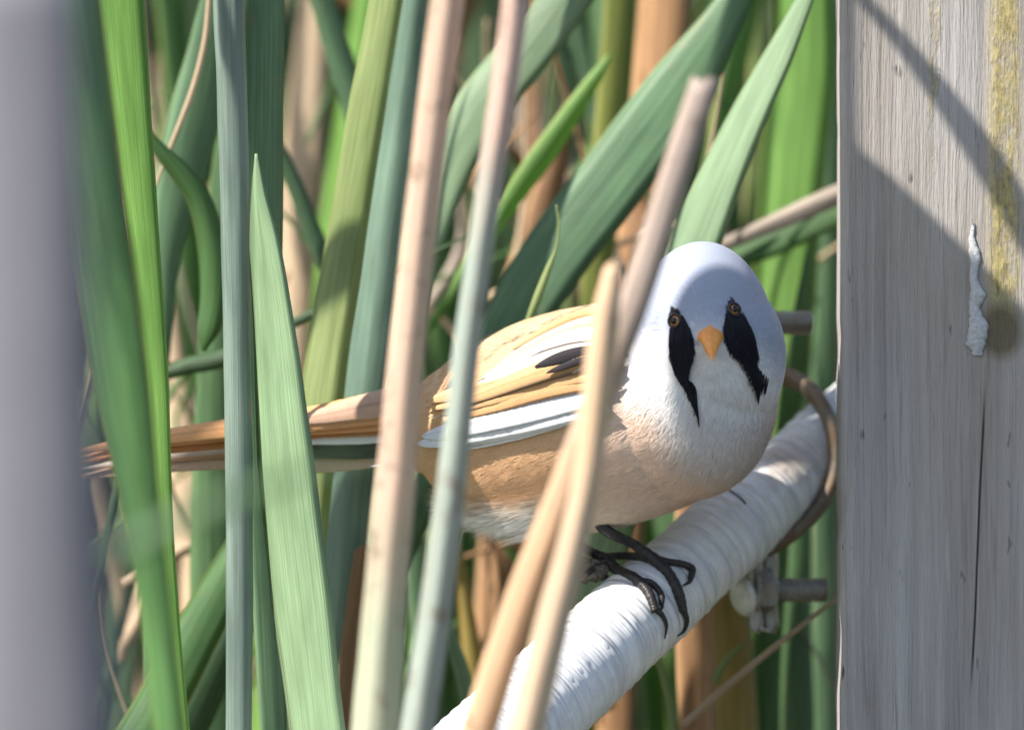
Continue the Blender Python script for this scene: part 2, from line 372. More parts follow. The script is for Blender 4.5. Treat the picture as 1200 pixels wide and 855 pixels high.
leaf('reed_leaf', 'lit yellow-green leaf behind the pale leaf right of the bird', 'reed leaf',
     [(880, 560), (884, 400), (886, 250), (890, 120), (893, 20), (895, -100)], [30, 34, 32, 30, 28, 20], 'lime', y=.16, roll=20, fold=.2, top=.05)
leaf('dry_stalk', 'dark brown stalk slanting up to the post behind the head', 'dry stalk',
     [(780, 312), (860, 282), (920, 256), (985, 228), (1060, 200)], [14, 17, 22, 26, 26], 'greyt', y=.08, kind='stem', flat=.7, bot=False, top=.1)
leaf('reed_leaf', 'dark green slanting leaf just under the dark brown stalk', 'reed leaf',
     [(800, 322), (860, 302), (920, 276), (985, 246), (1060, 215)], [22, 30, 36, 34, 30], 'green', y=.085, roll=(-35, -20), fold=.2, bot=False, top=.05)
leaf('reed_leaf', 'broad dark blue-green leaf near the top left behind the curled leaf', 'reed leaf',
     [(190, 420), (196, 300), (210, 220), (228, 140), (244, 60), (262, -40), (275, -130)], [18, 34, 58, 62, 48, 34, 20], 'blue', y=.05, roll=10, fold=.15, top=.04)
leaf('grass_stem', 'thin tan grass stem at the top left over the dark leaf', 'stem',
     [(186, 208), (205, 160), (226, 105), (240, 50), (245, 0), (248, -60)], [4, 6, 7, 7, 6, 5], 'tan', y=.035, kind='stem', flat=1, bot=True, top=.03)
leaf('reed_leaf', 'small twisted curled leaf with striped tip at the left', 'reed leaf',
     [(168, 150), (190, 175), (216, 205), (236, 240), (246, 290), (246, 345), (240, 385), (238, 411)], [10, 18, 26, 30, 34, 32, 26, 5], 'green', y=.03, roll=(-60, 50), fold=.6, bot=False, top=0)
leaf('reed_leaf', 'dark leaf slanting down right from the small curled leaf', 'reed leaf',
     [(120, 640), (165, 460), (205, 432), (262, 418), (310, 395)], [10, 16, 20, 22, 12], 'deep', y=.05, roll=-20, fold=.4, bot=True, top=.05)
leaf('reed_leaf', 'dark upright leaf between the sage leaf and the yellow-green stalk', 'reed leaf',
     [(255, 880), (250, 640), (252, 440), (262, 250), (285, 80), (300, -60)], [60, 54, 44, 40, 40, 36], 'deep', y=.06, roll=(20, -20), fold=.2, top=.08)
leaf('dry_reed_leaf', 'wide pale tan dead leaf behind, left of the yellow-green stalk', 'dry leaf',
     [(340, 520), (345, 330), (352, 200), (362, 80), (372, -40), (380, -150)], [34, 46, 52, 46, 36, 26], 'tan', y=.16, roll=-15, fold=.3, top=.06)
leaf('reed_leaf', 'dark slim leaf crossing the pale tan dead leaf', 'reed leaf',
     [(396, 340), (370, 280), (345, 215), (325, 170), (300, 100)], [20, 22, 20, 16, 6], 'blue', y=.07, roll=10, fold=.2, bot=False, top=0)
leaf('reed_leaf', 'dark slim leaf leaning left at the top behind the yellow-green stalk', 'reed leaf',
     [(440, 260), (420, 140), (396, 60), (372, -20), (350, -90)], [34, 34, 32, 28, 20], 'blue', y=.08, roll=10, fold=.2, top=.05)
leaf('reed_leaf', 'deep green leaf leaning right at the lower left, lit along its edge', 'reed leaf',
     [(120, 930), (178, 840), (228, 745), (272, 660), (310, 590), (350, 500)], [62, 62, 56, 46, 34, 14], 'green', y=.03, roll=(-5, -20), fold=.2, top=.03)
leaf('reed_leaf', 'second dark leaf at the lower left behind the deep green leaf', 'reed leaf',
     [(190, 930), (232, 830), (280, 730), (330, 640)], [44, 46, 40, 20], 'deep', y=.045, roll=15, fold=.2, top=.03)
leaf('reed_leaf', 'blurred grey-green leaf slanting across the lower left', 'reed leaf',
     [(60, 690), (110, 660), (180, 622), (250, 590), (320, 566)], [16, 20, 21, 18, 10], 'deep', y=-.44, roll=-30, fold=.3, bot=False, top=.02)
leaf('dry_stalk', 'short broken tan stalk with split top behind the two stalks', 'dry stalk',
     [(404, 900), (412, 800), (424, 710), (432, 642)], [28, 32, 34, 30], 'rust', y=.03, roll=20, fold=.4, top=0, broken=True, jag=.002)
leaf('grass_stem', 'thin green stem below the wing between two stalks', 'stem',
     [(492, 850), (506, 770), (524, 680), (540, 605), (548, 560)], [7, 7, 7, 7, 5], 'vivid', y=.03, kind='stem', flat=1, top=0)
leaf('reed_leaf', 'small green leaf tip leaning left under the belly', 'reed leaf',
     [(556, 860), (545, 800), (530, 750), (520, 718)], [22, 20, 15, 4], 'pale', y=.05, roll=10, fold=.3, top=0)
leaf('reed_leaf', 'yellow-brown slim leaf leaning left under the belly', 'reed leaf',
     [(565, 860), (552, 760), (540, 680), (532, 620)], [22, 24, 20, 8], 'ochre', y=.08, roll=10, fold=.3, top=0)
leaf('dry_reed_leaf', 'pointed rusty leaf tip under the belly of the bird', 'dry leaf',
     [(590, 840), (588, 740), (584, 690), (578, 640)], [26, 24, 18, 4], 'rust', y=.1, roll=10, fold=.3, top=0)
leaf('dry_reed_leaf', 'brown upright dead leaf directly under the middle of the pipe', 'dry leaf',
     [(822, 930), (818, 850), (815, 760), (812, 640), (815, 520)], [46, 46, 46, 44, 40], 'rust', y=.06, roll=10, fold=.25, top=.04)
leaf('reed_leaf', 'ochre yellow leaf under the pipe left of the clamp', 'reed leaf',
     [(866, 930), (862, 850), (856, 760), (850, 650), (850, 540)], [56, 56, 54, 48, 40], 'ochre', y=.07, roll=-10, fold=.25, top=.04)
leaf('reed_leaf', 'green upright leaf under the clamp', 'reed leaf',
     [(900, 930), (898, 850), (902, 740), (912, 620), (925, 500)], [34, 36, 36, 34, 30], 'green', y=.075, roll=20, fold=.3, top=.04)
leaf('reed_leaf', 'dark leaf between the clamp and the post', 'reed leaf',
     [(936, 930), (934, 850), (932, 740), (936, 620)], [40, 42, 40, 32], 'deep', y=.09, roll=0, fold=.3, top=.04)
leaf('dry_reed_leaf', 'orange-tan dead leaf behind the lower bolt', 'dry leaf',
     [(972, 780), (966, 690), (962, 600), (966, 520)], [36, 44, 44, 36], 'tan', y=.14, roll=0, fold=.3, top=.04)
leaf('twig', 'thin tan twig sloping below the clamp', 'twig',
     [(800, 850), (842, 812), (890, 772), (945, 728), (975, 705)], [9, 9, 8, 6, 5], 'tan', y=.03, kind='stem', flat=1, bot=False, top=.02)
leaf('grass_stem', 'short green grass blade under the pipe beside the ochre leaf', 'stem',
     [(836, 800), (850, 775), (872, 752)], [8, 8, 3], 'lime', y=.03, kind='stem', flat=1, bot=False, top=0)
leaf('grass_stem', 'pale green stem rising under the pipe left of the brown leaf', 'stem',
     [(796, 880), (784, 820), (772, 770), (764, 720)], [10, 10, 9, 8], 'lime', y=.03, kind='stem', flat=1, top=0)
leaf('grass_stem', 'fine green sprig with dried curled tip rising from the back', 'stem',
     [(600, 430), (612, 395), (630, 350), (642, 318), (652, 290), (655, 262), (652, 240)], [3, 5, 10, 8, 3, 3, 2], 'lime', y=.025, kind='blade', fold=.4, roll=20, bot=True, top=0)

# dry stalks that cross in front of the wing
def stalk_mats():
    M['stalkA'] = blend_mat('stalk_tan_to_grey', (0.62, 0.39, 0.22), (0.40, 0.31, 0.26), zpx(600), zpx(380))
    M['stalkB'] = blend_mat('stalk_pale_tan', (0.62, 0.44, 0.29), (0.68, 0.46, 0.28), zpx(600), zpx(500))
stalk_mats()
leaf('dry_stalk', 'tall grey-brown broken stalk leaning right in front of the wing', 'dry stalk',
     [(552, 880), (604, 720), (650, 600), (686, 510), (722, 410), (755, 320), (792, 200), (826, 95)], [40, 37, 34, 37, 35, 34, 32, 29], 'stalkA', y=-.145, kind='stem', flat=.9, top=0, broken=True, jag=.0015)
leaf('dry_stalk', 'shorter pale tan broken stalk crossing the grey-brown stalk', 'dry stalk',
     [(610, 880), (640, 760), (668, 650), (690, 545), (700, 450), (708, 380), (719, 316)], [42, 38, 33, 30, 32, 30, 20], 'stalkB', y=-.152, kind='stem', flat=.9, top=0, broken=True, jag=.0035)

# unseen leaves left of the frame, placed to shade the post and two reed leaves
def up_sun(px, py, ty, cy):
    w_ = P(px, py, ty); t_ = (cy - ty) / SUN.y; return w_ + SUN * t_
OUT = 'unseen upright green leaf placed left of the picture to shade the post'
for k in range(6):  # unseen leaves that fill in the shade over the lower post
    xx = 1012 + 42 * k; cy = -.100 - .004 * (k % 3)
    tp = up_sun(xx, 262 + .95 * (xx - 985), post_y(xx), cy); ws_ = .0095
    pts = [(tp.x + .004 * (1 - f), cy, tp.z * f) for f in (0.02, .3, .55, .75, .9, 1.0)]
    o = sweep('reed_leaf', pts, [ws_] * 5 + [ws_ * .8], M['green'], world=True, roll=-28, bot=False, top=0, fold=.1, broken=True, jag=.002)
    tag(o, ['tallest', 'second tallest', 'third tallest', 'third shortest', 'second shortest', 'shortest'][k] + ' ' + OUT, 'reed leaf', 'unseen leaves placed left of the picture to shade the post')
def bent(label, tgt, ws_, cy, ty=None, base=None):
    """an unseen shade-casting leaf: rises outside the frame, kinks and hangs to the right"""
    pp = [up_sun(a, b, post_y(a) if ty is None else ty, cy) for a, b in tgt]; first = pp[0]
    sx_ = first.x + .010 if base is None else first.x - .20
    stem = [Vector((sx_, cy, .02)), Vector((sx_, cy, first.z * .5)), Vector((sx_ - .004, cy, first.z * .85)), Vector((sx_ - .008 if base is None else sx_ + .10, cy, first.z + .03))]
    o = sweep('reed_leaf', [tuple(q) for q in stem + pp][::-1] if False else [tuple(q) for q in stem + pp], [.010] * 4 + [a / S for a in ws_], M['green'], world=True, roll=-25, bot=False, top=0, fold=.08)
    tag(o, label, 'reed leaf')
bent('unseen bent green leaf placed at the upper left to shade the post', [(960, 205), (1060, 300), (1150, 386), (1240, 472)], [118, 120, 120, 110], -.100)
bent('unseen slim bent leaf placed highest at the upper left to shade the post', [(900, -150), (985, -32), (1060, 55), (1140, 165), (1200, 260), (1260, 380)], [10, 14, 26, 50, 66, 62], -.09, None, 1)
bent('unseen drooping leaf added above the sage leaf to shade the pale leaf', [(230, -60), (290, 40), (318, 130), (330, 260)], [60, 90, 80, 16], -.055, -.018, 1)  # this and the next are unseen, added to shade leaves in view
bent('unseen drooping leaf added at the upper left to shade the dark leaf', [(60, -80), (110, 40), (140, 160), (160, 330)], [70, 90, 90, 20], -.19, -.13, 1)

# ------------------------------------------------------------------ blurred grey pole at the far left
def wood_mat(name, lichen=True):
    t = NT(name); tc = t.new('ShaderNodeTexCoord').outputs['Object']
    sep = t.new('ShaderNodeSeparateXYZ'); t.l(tc, sep.inputs[0])
    wv = t.noise(tc, 1, 3, .5, sx=30, sy=30, sz=6, off=1)
    wob = t.new('ShaderNodeVectorMath', operation='ADD'); t.l(tc, wob.inputs[0])
    cx = t.new('ShaderNodeCombineXYZ'); t.l(t.math('MULTIPLY', t.math('SUBTRACT', wv, .5), .006), cx.inputs[0]); t.l(cx.outputs[0], wob.inputs[1]); q = wob.outputs[0]
    g1 = t.noise(q, 1, 4, .6, sx=260, sy=260, sz=6)
    g2 = t.noise(q, 1, 5, .65, sx=900, sy=900, sz=26, off=2)
    g3 = t.noise(q, 1, 6, .7, sx=2600, sy=2600, sz=260, off=4)
    big = t.noise(tc, 30, 3, .5, sz=.35, off=7)
    col = t.ramp(g1, [(.28, (.30, .28, .27)), (.5, (.385, .365, .355)), (.72, (.48, .46, .455))])
    col = t.mix(col, (.16, .13, .11), t.ramp(g2, [(.32, .45), (.44, 0.0)]))
    col = t.mix(col, (.58, .56, .54), t.ramp(g2, [(.56, 0.0), (.74, .6)]))
    col = t.mix(col, (.30, .24, .17), t.ramp(big, [(.5, 0.0), (.72, .45)]))
    # dark specks drawn out along the grain
    spk = t.noise(tc, 1, 2, .5, sx=420, sy=420, sz=120, off=8)
    col = t.mix(col, (.06, .055, .05), t.ramp(spk, [(.70, 0.0), (.76, .9)]))
    if lichen:
        def band(xc, wdt):
            d = t.math('ABSOLUTE', t.math('SUBTRACT', sep.outputs[0], xc)); mr = t.new('ShaderNodeMapRange'); t.l(d, mr.inputs[0])
            mr.inputs[1].default_value = wdt; mr.inputs[2].default_value = wdt * .35; mr.inputs[3].default_value = 0; mr.inputs[4].default_value = 1; return mr.outputs[0]
        mz = t.new('ShaderNodeMapRange'); t.l(sep.outputs[2], mz.inputs[0]); mz.inputs[1].default_value = zpx(430); mz.inputs[2].default_value = zpx(330)
        ln = t.noise(tc, 1, 6, .7, sx=500, sy=500, sz=130, off=5)
        ln2 = t.noise(tc, 1, 6, .7, sx=900, sy=900, sz=500, off=6)
        f = t.math('MULTIPLY', band((1170 - 600) / S, 24 / S), mz.outputs[0])
        f2 = t.math('MULTIPLY', band((1092 - 600) / S, 14 / S), t.ramp(ln, [(.5, 0.0), (.6, .6)]))
        mz2 = t.new('ShaderNodeMapRange'); t.l(sep.outputs[2], mz2.inputs[0]); mz2.inputs[1].default_value = zpx(250); mz2.inputs[2].default_value = zpx(120)
        f2 = t.math('MULTIPLY', f2, mz2.outputs[0])
        f = t.math('MAXIMUM', t.math('MULTIPLY', f, t.ramp(ln, [(.36, 0.15), (.52, 1.0)])), f2)
        col = t.mix(col, t.ramp(ln2, [(.35, (.24, .19, .06)), (.6, (.55, .45, .17))]), t.math('MULTIPLY', f, .85))
        # long drying crack
        d = t.math('ABSOLUTE', t.math('SUBTRACT', t.math('ADD', sep.outputs[0], t.math('MULTIPLY', t.math('SUBTRACT', wv, .5), .0035)), t.math('ADD', t.math('MULTIPLY', t.math('SUBTRACT', sep.outputs[2], zpx(620)), .045), (1141 - 600) / S)))
        mr = t.new('ShaderNodeMapRange'); t.l(d, mr.inputs[0]); mr.inputs[1].default_value = .00034; mr.inputs[2].default_value = .00008; mr.inputs[3].default_value = 0
        mr2 = t.new('ShaderNodeMapRange'); t.l(t.math('ABSOLUTE', t.math('SUBTRACT', sep.outputs[2], zpx(630))), mr2.inputs[0]); mr2.inputs[1].default_value = .031; mr2.inputs[2].default_value = .022
        crack = t.math('MULTIPLY', mr.outputs[0], mr2.outputs[0])
        col = t.mix(col, (.03, .028, .025), crack)
        # knot
        dk = t.new('ShaderNodeVectorMath', operation='SUBTRACT'); t.l(tc, dk.inputs[0]); kp = P(1165, 388, 0); dk.inputs[1].default_value = (kp.x, 0, kp.z)
        mk = t.new('ShaderNodeVectorMath', operation='MULTIPLY'); t.l(dk.outputs[0], mk.inputs[0]); mk.inputs[1].default_value = (1, 0, .8)
        ln3 = t.new('ShaderNodeVectorMath', operation='LENGTH'); t.l(mk.outputs[0], ln3.inputs[0])
        kr = t.math('ADD', ln3.outputs['Value'], t.math('MULTIPLY', t.math('SUBTRACT', wv, .5), .004))
        kf = t.new('ShaderNodeMapRange'); t.l(kr, kf.inputs[0]); kf.inputs[1].default_value = .0052; kf.inputs[2].default_value = .0030; kf.inputs[3].default_value = 0
        rings = t.math('SINE', t.math('MULTIPLY', kr, 9000))
        kc = t.mix((.07, .05, .03), (.15, .12, .055), t.math('ADD', t.math('MULTIPLY', rings, .06), .45))
        col = t.mix(col, kc, t.math('MULTIPLY', kf.outputs[0], .8))
    t.l(col, t.b.inputs['Base Color']); t.b.inputs['Roughness'].default_value = .75; t.b.inputs['Specular IOR Level'].default_value = .3
    nb = t.bump(g1, .6, .0008); nb = t.bump(g2, .9, .0006, nb); nb = t.bump(g3, .8, .0004, nb)
    if lichen: nb = t.bump(t.math('MULTIPLY', f, ln2), .9, .0006, nb)
    t.l(nb, t.b.inputs['Normal']); return t.m
M['pole'] = wood_mat('pole_wood', False)
def pole_m():
    t = NT('pole_grey'); tc = t.new('ShaderNodeTexCoord').outputs['Object']
    g = t.noise(tc, 1, 4, .6, sx=120, sy=120, sz=5)
    t.l(t.ramp(g, [(.3, (.10, .10, .12)), (.7, (.155, .152, .175))]), t.b.inputs['Base Color']); t.b.inputs['Roughness'].default_value = .7
    t.l(t.bump(g, .5, .001), t.b.inputs['Normal']); return t.m
o = sweep('wooden_pole', [(48, 900), (38, 430), (22, -40)], [140, 124, 112], pole_m(), y=-.55, kind='stem', flat=.45, roll=-12, top=0, broken=True, seg=10)
EX = 0
tag(o, 'broad grey blurred pole filling the left edge of the picture', 'pole')

# ------------------------------------------------------------------ wooden post at the right
def post():
    root = empty('wooden_post', (P(1250, 0, PY0).x, PY0 + .008, 0)); tag(root, 'weathered grey wooden post with yellow lichen streaks at the right edge', 'post')
    x0 = P(985, 0, PY0).x; x1 = x0 + .09; y0 = PY0; y1 = PY0 + .030; r = .0022
    prof = []
    def arc(cx, cy, a0):
        for k in range(6):
            a = R(a0 + 90 * k / 5); prof.append((cx + r * math.cos(a), cy + r * math.sin(a)))
    arc(x0 + r, y0 + r, 180); 
    nfront = 70
    for k in range(1, nfront): prof.append((x0 + r + (x1 - x0 - 2 * r) * k / nfront, y0))
    arc(x1 - r, y0 + r, 270); arc(x1 - r, y1 - r, 0); arc(x0 + r, y1 - r, 90)
    V = []; F = []; m = len(prof); zs = [0 - .05, .3, .6] + list(np.linspace(.70, .90, 121)) + [1.0, 1.1, 1.22]
    for z in zs:
        for (x, y) in prof:
            e = 0.00030 * mnoise.noise(Vector((x * 700, y * 300, z * 12))) + .00035 * mnoise.noise(Vector((x * 200, y * 200, z * 25)))
            dx = x - (x0 + x1) / 2; chip = .0009 * max(0, mnoise.noise(Vector((3, y * 90, z * 95))) - .12) * math.exp(-max(0, x - x0) / .0015); V.append((x + chip + (e * 1.2 if dx < 0 else -e), y - e - (x - x0) * TURN, z))
    for i in range(len(zs) - 1):
        for k in range(m): F.append((i * m + k, i * m + (k + 1) % m, (i + 1) * m + (k + 1) % m, (i + 1) * m + k))
    F.append(tuple(range(m))[::-1]); F.append(tuple((len(zs) - 1) * m + k for k in range(m)))
    link('board', mesh('board', V, F), root, [wood_mat('weathered_wood')])
    # resin drip
    t = NT('resin'); tc = t.new('ShaderNodeTexCoord').outputs['Object']; n = t.noise(tc, 1500, 5, .7)
    t.l(t.ramp(n, [(.3, (.34, .34, .34)), (.7, (.60, .61, .62))]), t.b.inputs['Base Color']); t.b.inputs['Roughness'].default_value = .35
    t.l(t.bump(n, .8, .0005), t.b.inputs['Normal']); t.b.inputs['Subsurface Weight'].default_value = .2; t.b.inputs['Subsurface Radius'].default_value = (.002, .002, .002)
    pts = [(1146, 416), (1144, 400), (1147, 380), (1142, 362), (1146, 345), (1141, 325), (1143, 300), (1139, 280), (1141, 262)]
    ws = [10, 23, 22, 13, 18, 9, 13, 7, 3]; V = []; F = []
    cp = catmull([(a, b, c) for (a, b), c in zip(pts, ws)], 6)
    for i, (a, b, c) in enumerate(cp):
        c *= 1 + .35 * mnoise.noise(Vector((i * .7, 0, 0)))
        for k in range(12):
            an = 2 * math.pi * k / 12; rr = 1 + .25 * mnoise.noise(Vector((i * .5, k * 1.1, 2)))
            q = P(a + c / 2 * math.cos(an) * rr, b, post_y(a + c / 2 * math.cos(an) * rr) - .0001); q.y -= max(-.0008, math.sin(an) * c / 2 / S * .38); V.append(q)
    for i in range(len(cp) - 1):
        for k in range(12): F.append((i * 12 + k, i * 12 + (k + 1) % 12, i * 12 + 12 + (k + 1) % 12, i * 12 + 12 + k))
    F.append(tuple(range(12))); F.append(tuple((len(cp) - 1) * 12 + k for k in range(12))[::-1])
    link('resin_drip', mesh('resin_drip', V, F), root, [t.m])
post()

# ------------------------------------------------------------------ pipe
PA = np.array(P(598, 857, -.026)); PB = np.array(P(988, 498, .047)); PU = (PB - PA) / np.linalg.norm(PB - PA); PLN = np.linalg.norm(PB - PA)
def prad(s):       # s in metres along the axis from PA
    t = s / PLN; return (62 + (46 - 62) * t) / S * 1.0 if t > -1 else (78 / S)
def wraps(s, a):
    # overlapping turns of tape, slightly slanted and uneven
    q = s + .0012 * math.sin(a) + .0009 * mnoise.noise(Vector((s * 120, math.cos(a) * .8, math.sin(a) * .8)))
    tt = q / .0031 + .5 * mnoise.noise(Vector((q * 90, 0, 0))); fr = tt - math.floor(tt); i = math.floor(tt); amp = .5 + .5 * mnoise.noise(Vector((i * 3.1, 1, 1)))
    saw = (1 - fr) ** 2
    return .00080 * amp * saw * (.6 + .4 * mnoise.noise(Vector((i * 1.3, math.cos(a) * 1.5, math.sin(a) * 1.5)))) + .00008 * mnoise.noise(Vector((s * 350, math.cos(a) * 1.2, math.sin(a) * 1.2))) + .0004 * mnoise.noise(Vector((s * 60, math.cos(a), math.sin(a) + 5)))
def pipe():
    t = NT('white_tape'); uv = t.new('ShaderNodeUVMap').outputs[0]; tc = t.new('ShaderNodeTexCoord').outputs['Object']
    n1 = t.noise(uv, 1, 5, .65, sx=1.2, sy=3.2); n2 = t.noise(tc, 900, 6, .7); n3 = t.noise(tc, 160, 5, .65, off=4); rings = t.noise(uv, 1, 2, .5, sx=.22, sy=5.5, off=3)
    col = t.ramp(n1, [(.3, (.70, .70, .71)), (.6, (.82, .82, .83)), (.8, (.90, .90, .90))])
    col = t.mix(col, (.45, .42, .38), t.ramp(n3, [(.54, 0.0), (.74, .45)]))
    col = t.mix(col, (.25, .2, .15), t.ramp(n2, [(.64, 0.0), (.74, .7)]))
    col = t.mix(col, (.52, .53, .58), t.ramp(rings, [(.36, .55), (.48, 0.0)]))
    # rust stain spreading from the clamp
    dk = t.new('ShaderNodeVectorMath', operation='SUBTRACT'); t.l(tc, dk.inputs[0]); kp = P(925, 520, .024); dk.inputs[1].default_value = kp
    ln = t.new('ShaderNodeVectorMath', operation='LENGTH'); t.l(dk.outputs[0], ln.inputs[0])
    mr = t.new('ShaderNodeMapRange'); t.l(t.math('ADD', ln.outputs['Value'], t.math('MULTIPLY', t.math('SUBTRACT', n3, .5), .012)), mr.inputs[0]); mr.inputs[1].default_value = .010; mr.inputs[2].default_value = .003; mr.inputs[3].default_value = 0
    col = t.mix(col, (.33, .23, .14), t.math('MULTIPLY', mr.outputs[0], .7))
    t.l(col, t.b.inputs['Base Color']); t.l(t.ramp(n3, [(.35, .28), (.65, .55)]), t.b.inputs['Roughness']); t.b.inputs['Specular IOR Level'].default_value = .6
    nb = t.bump(rings, .9, .0016); nb = t.bump(n2, .15, .0001, nb); t.l(nb, t.b.inputs['Normal'])
    V = []; F = []; UV = []; na = 96; s0 = -.17; s1 = PLN + .16; ds = .00045
    fr0 = Vector(PU).cross(Vector((0, 0, 1))).normalized(); fr1 = fr0.cross(Vector(PU))
    svals = [s0 + .004 * k for k in range(int(.13 / .004))] + list(np.arange(-.04, PLN + .02, ds)) + [PLN + .02 + .004 * k for k in range(1, 35)]
    for s in svals:
        for k in range(na):
            a = 2 * math.pi * k / na; rr = prad(max(-.05, min(s, PLN + .03))) - .0002 + wraps(s, a)
            V.append(Vector(PA) + Vector(PU) * s + (fr0 * math.cos(a) + fr1 * math.sin(a)) * rr); UV.append((abs(k / na * 2 - 1) * 6, s * 100))
    for i in range(len(svals) - 1):
        for k in range(na): F.append((i * na + k, i * na + (k + 1) % na, (i + 1) * na + (k + 1) % na, (i + 1) * na + k))
    F.append(tuple(range(na))[::-1]); F.append(tuple((len(svals) - 1) * na + k for k in range(na)))
    o = link('pipe', mesh('pipe', V, F, True, UV), None, [t.m]); tag(o, 'white tape-wrapped pipe sloping up to the post, bird perched on it', 'pipe')
pipe()
def pipe_sd(q):
    q = np.asarray(q); s = float(np.dot(q - PA, PU)); r = np.linalg.norm(q - PA - PU * s); return r - prad(s)
def pipe_front(px, py, off=0.0):
    """depth of the near side of the pipe behind a point of the picture"""
    lo = -.06
    while lo < .08:
        if pipe_sd(P(px, py, lo)) < off: return lo
        lo += .0002
    best = min(np.arange(-.05, .08, .001), key=lambda yy: pipe_sd(P(px, py, yy))); return float(best)

# ------------------------------------------------------------------ clamp
def tube(name, pts, rad, mat, parent=None, n=12, cap=True, sq=1.0, smooth=True):
    pts = [np.array(p, dtype=float) for p in pts]; V = []; F = []; UV = []
    rads = rad if isinstance(rad, (list, tuple, np.ndarray)) else [rad] * len(pts); ref = None; acc = 0
    for i, p in enumerate(pts):
        T = Vector(pts[min(i + 1, len(pts) - 1)] - pts[max(i - 1, 0)]).normalized()
        if ref is None: ref = T.orthogonal().normalized()
        ref = (ref - T * ref.dot(T)).normalized(); b = T.cross(ref)
        if i: acc += np.linalg.norm(p - pts[i - 1])
        for k in range(n):
            a = 2 * math.pi * k / n; V.append(Vector(p) + ref * math.cos(a) * rads[i] + b * math.sin(a) * rads[i] * sq); UV.append((k / n, acc * 100))
    for i in range(len(pts) - 1):
        for k in range(n): F.append((i * n + k, i * n + (k + 1) % n, (i + 1) * n + (k + 1) % n, (i + 1) * n + k))
    if cap: F.append(tuple(range(n))[::-1]); F.append(tuple((len(pts) - 1) * n + k for k in range(n)))
    if name is None: return V, F
    return link(name, mesh(name, V, F, smooth, UV), parent, [mat])
def metal(name, c1, c2, rust, met=.6, rough=.45):
    t = NT(name); tc = t.new('ShaderNodeTexCoord').outputs['Object']; n = t.noise(tc, 500, 6, .7); n2 = t.noise(tc, 180, 4, .6, off=3)
    col = t.mix(t.ramp(n, [(.3, c1), (.7, c2)]), (.20, .11, .05), t.math('MULTIPLY', t.ramp(n2, [(.45, 0.0), (.62, 1.0)]), rust))
    t.l(col, t.b.inputs['Base Color']); t.b.inputs['Metallic'].default_value = met; t.l(t.ramp(n, [(.3, rough), (.7, min(1, rough + .25))]), t.b.inputs['Roughness'])
    t.l(t.bump(n, .5, .0003), t.b.inputs['Normal']); return t.m
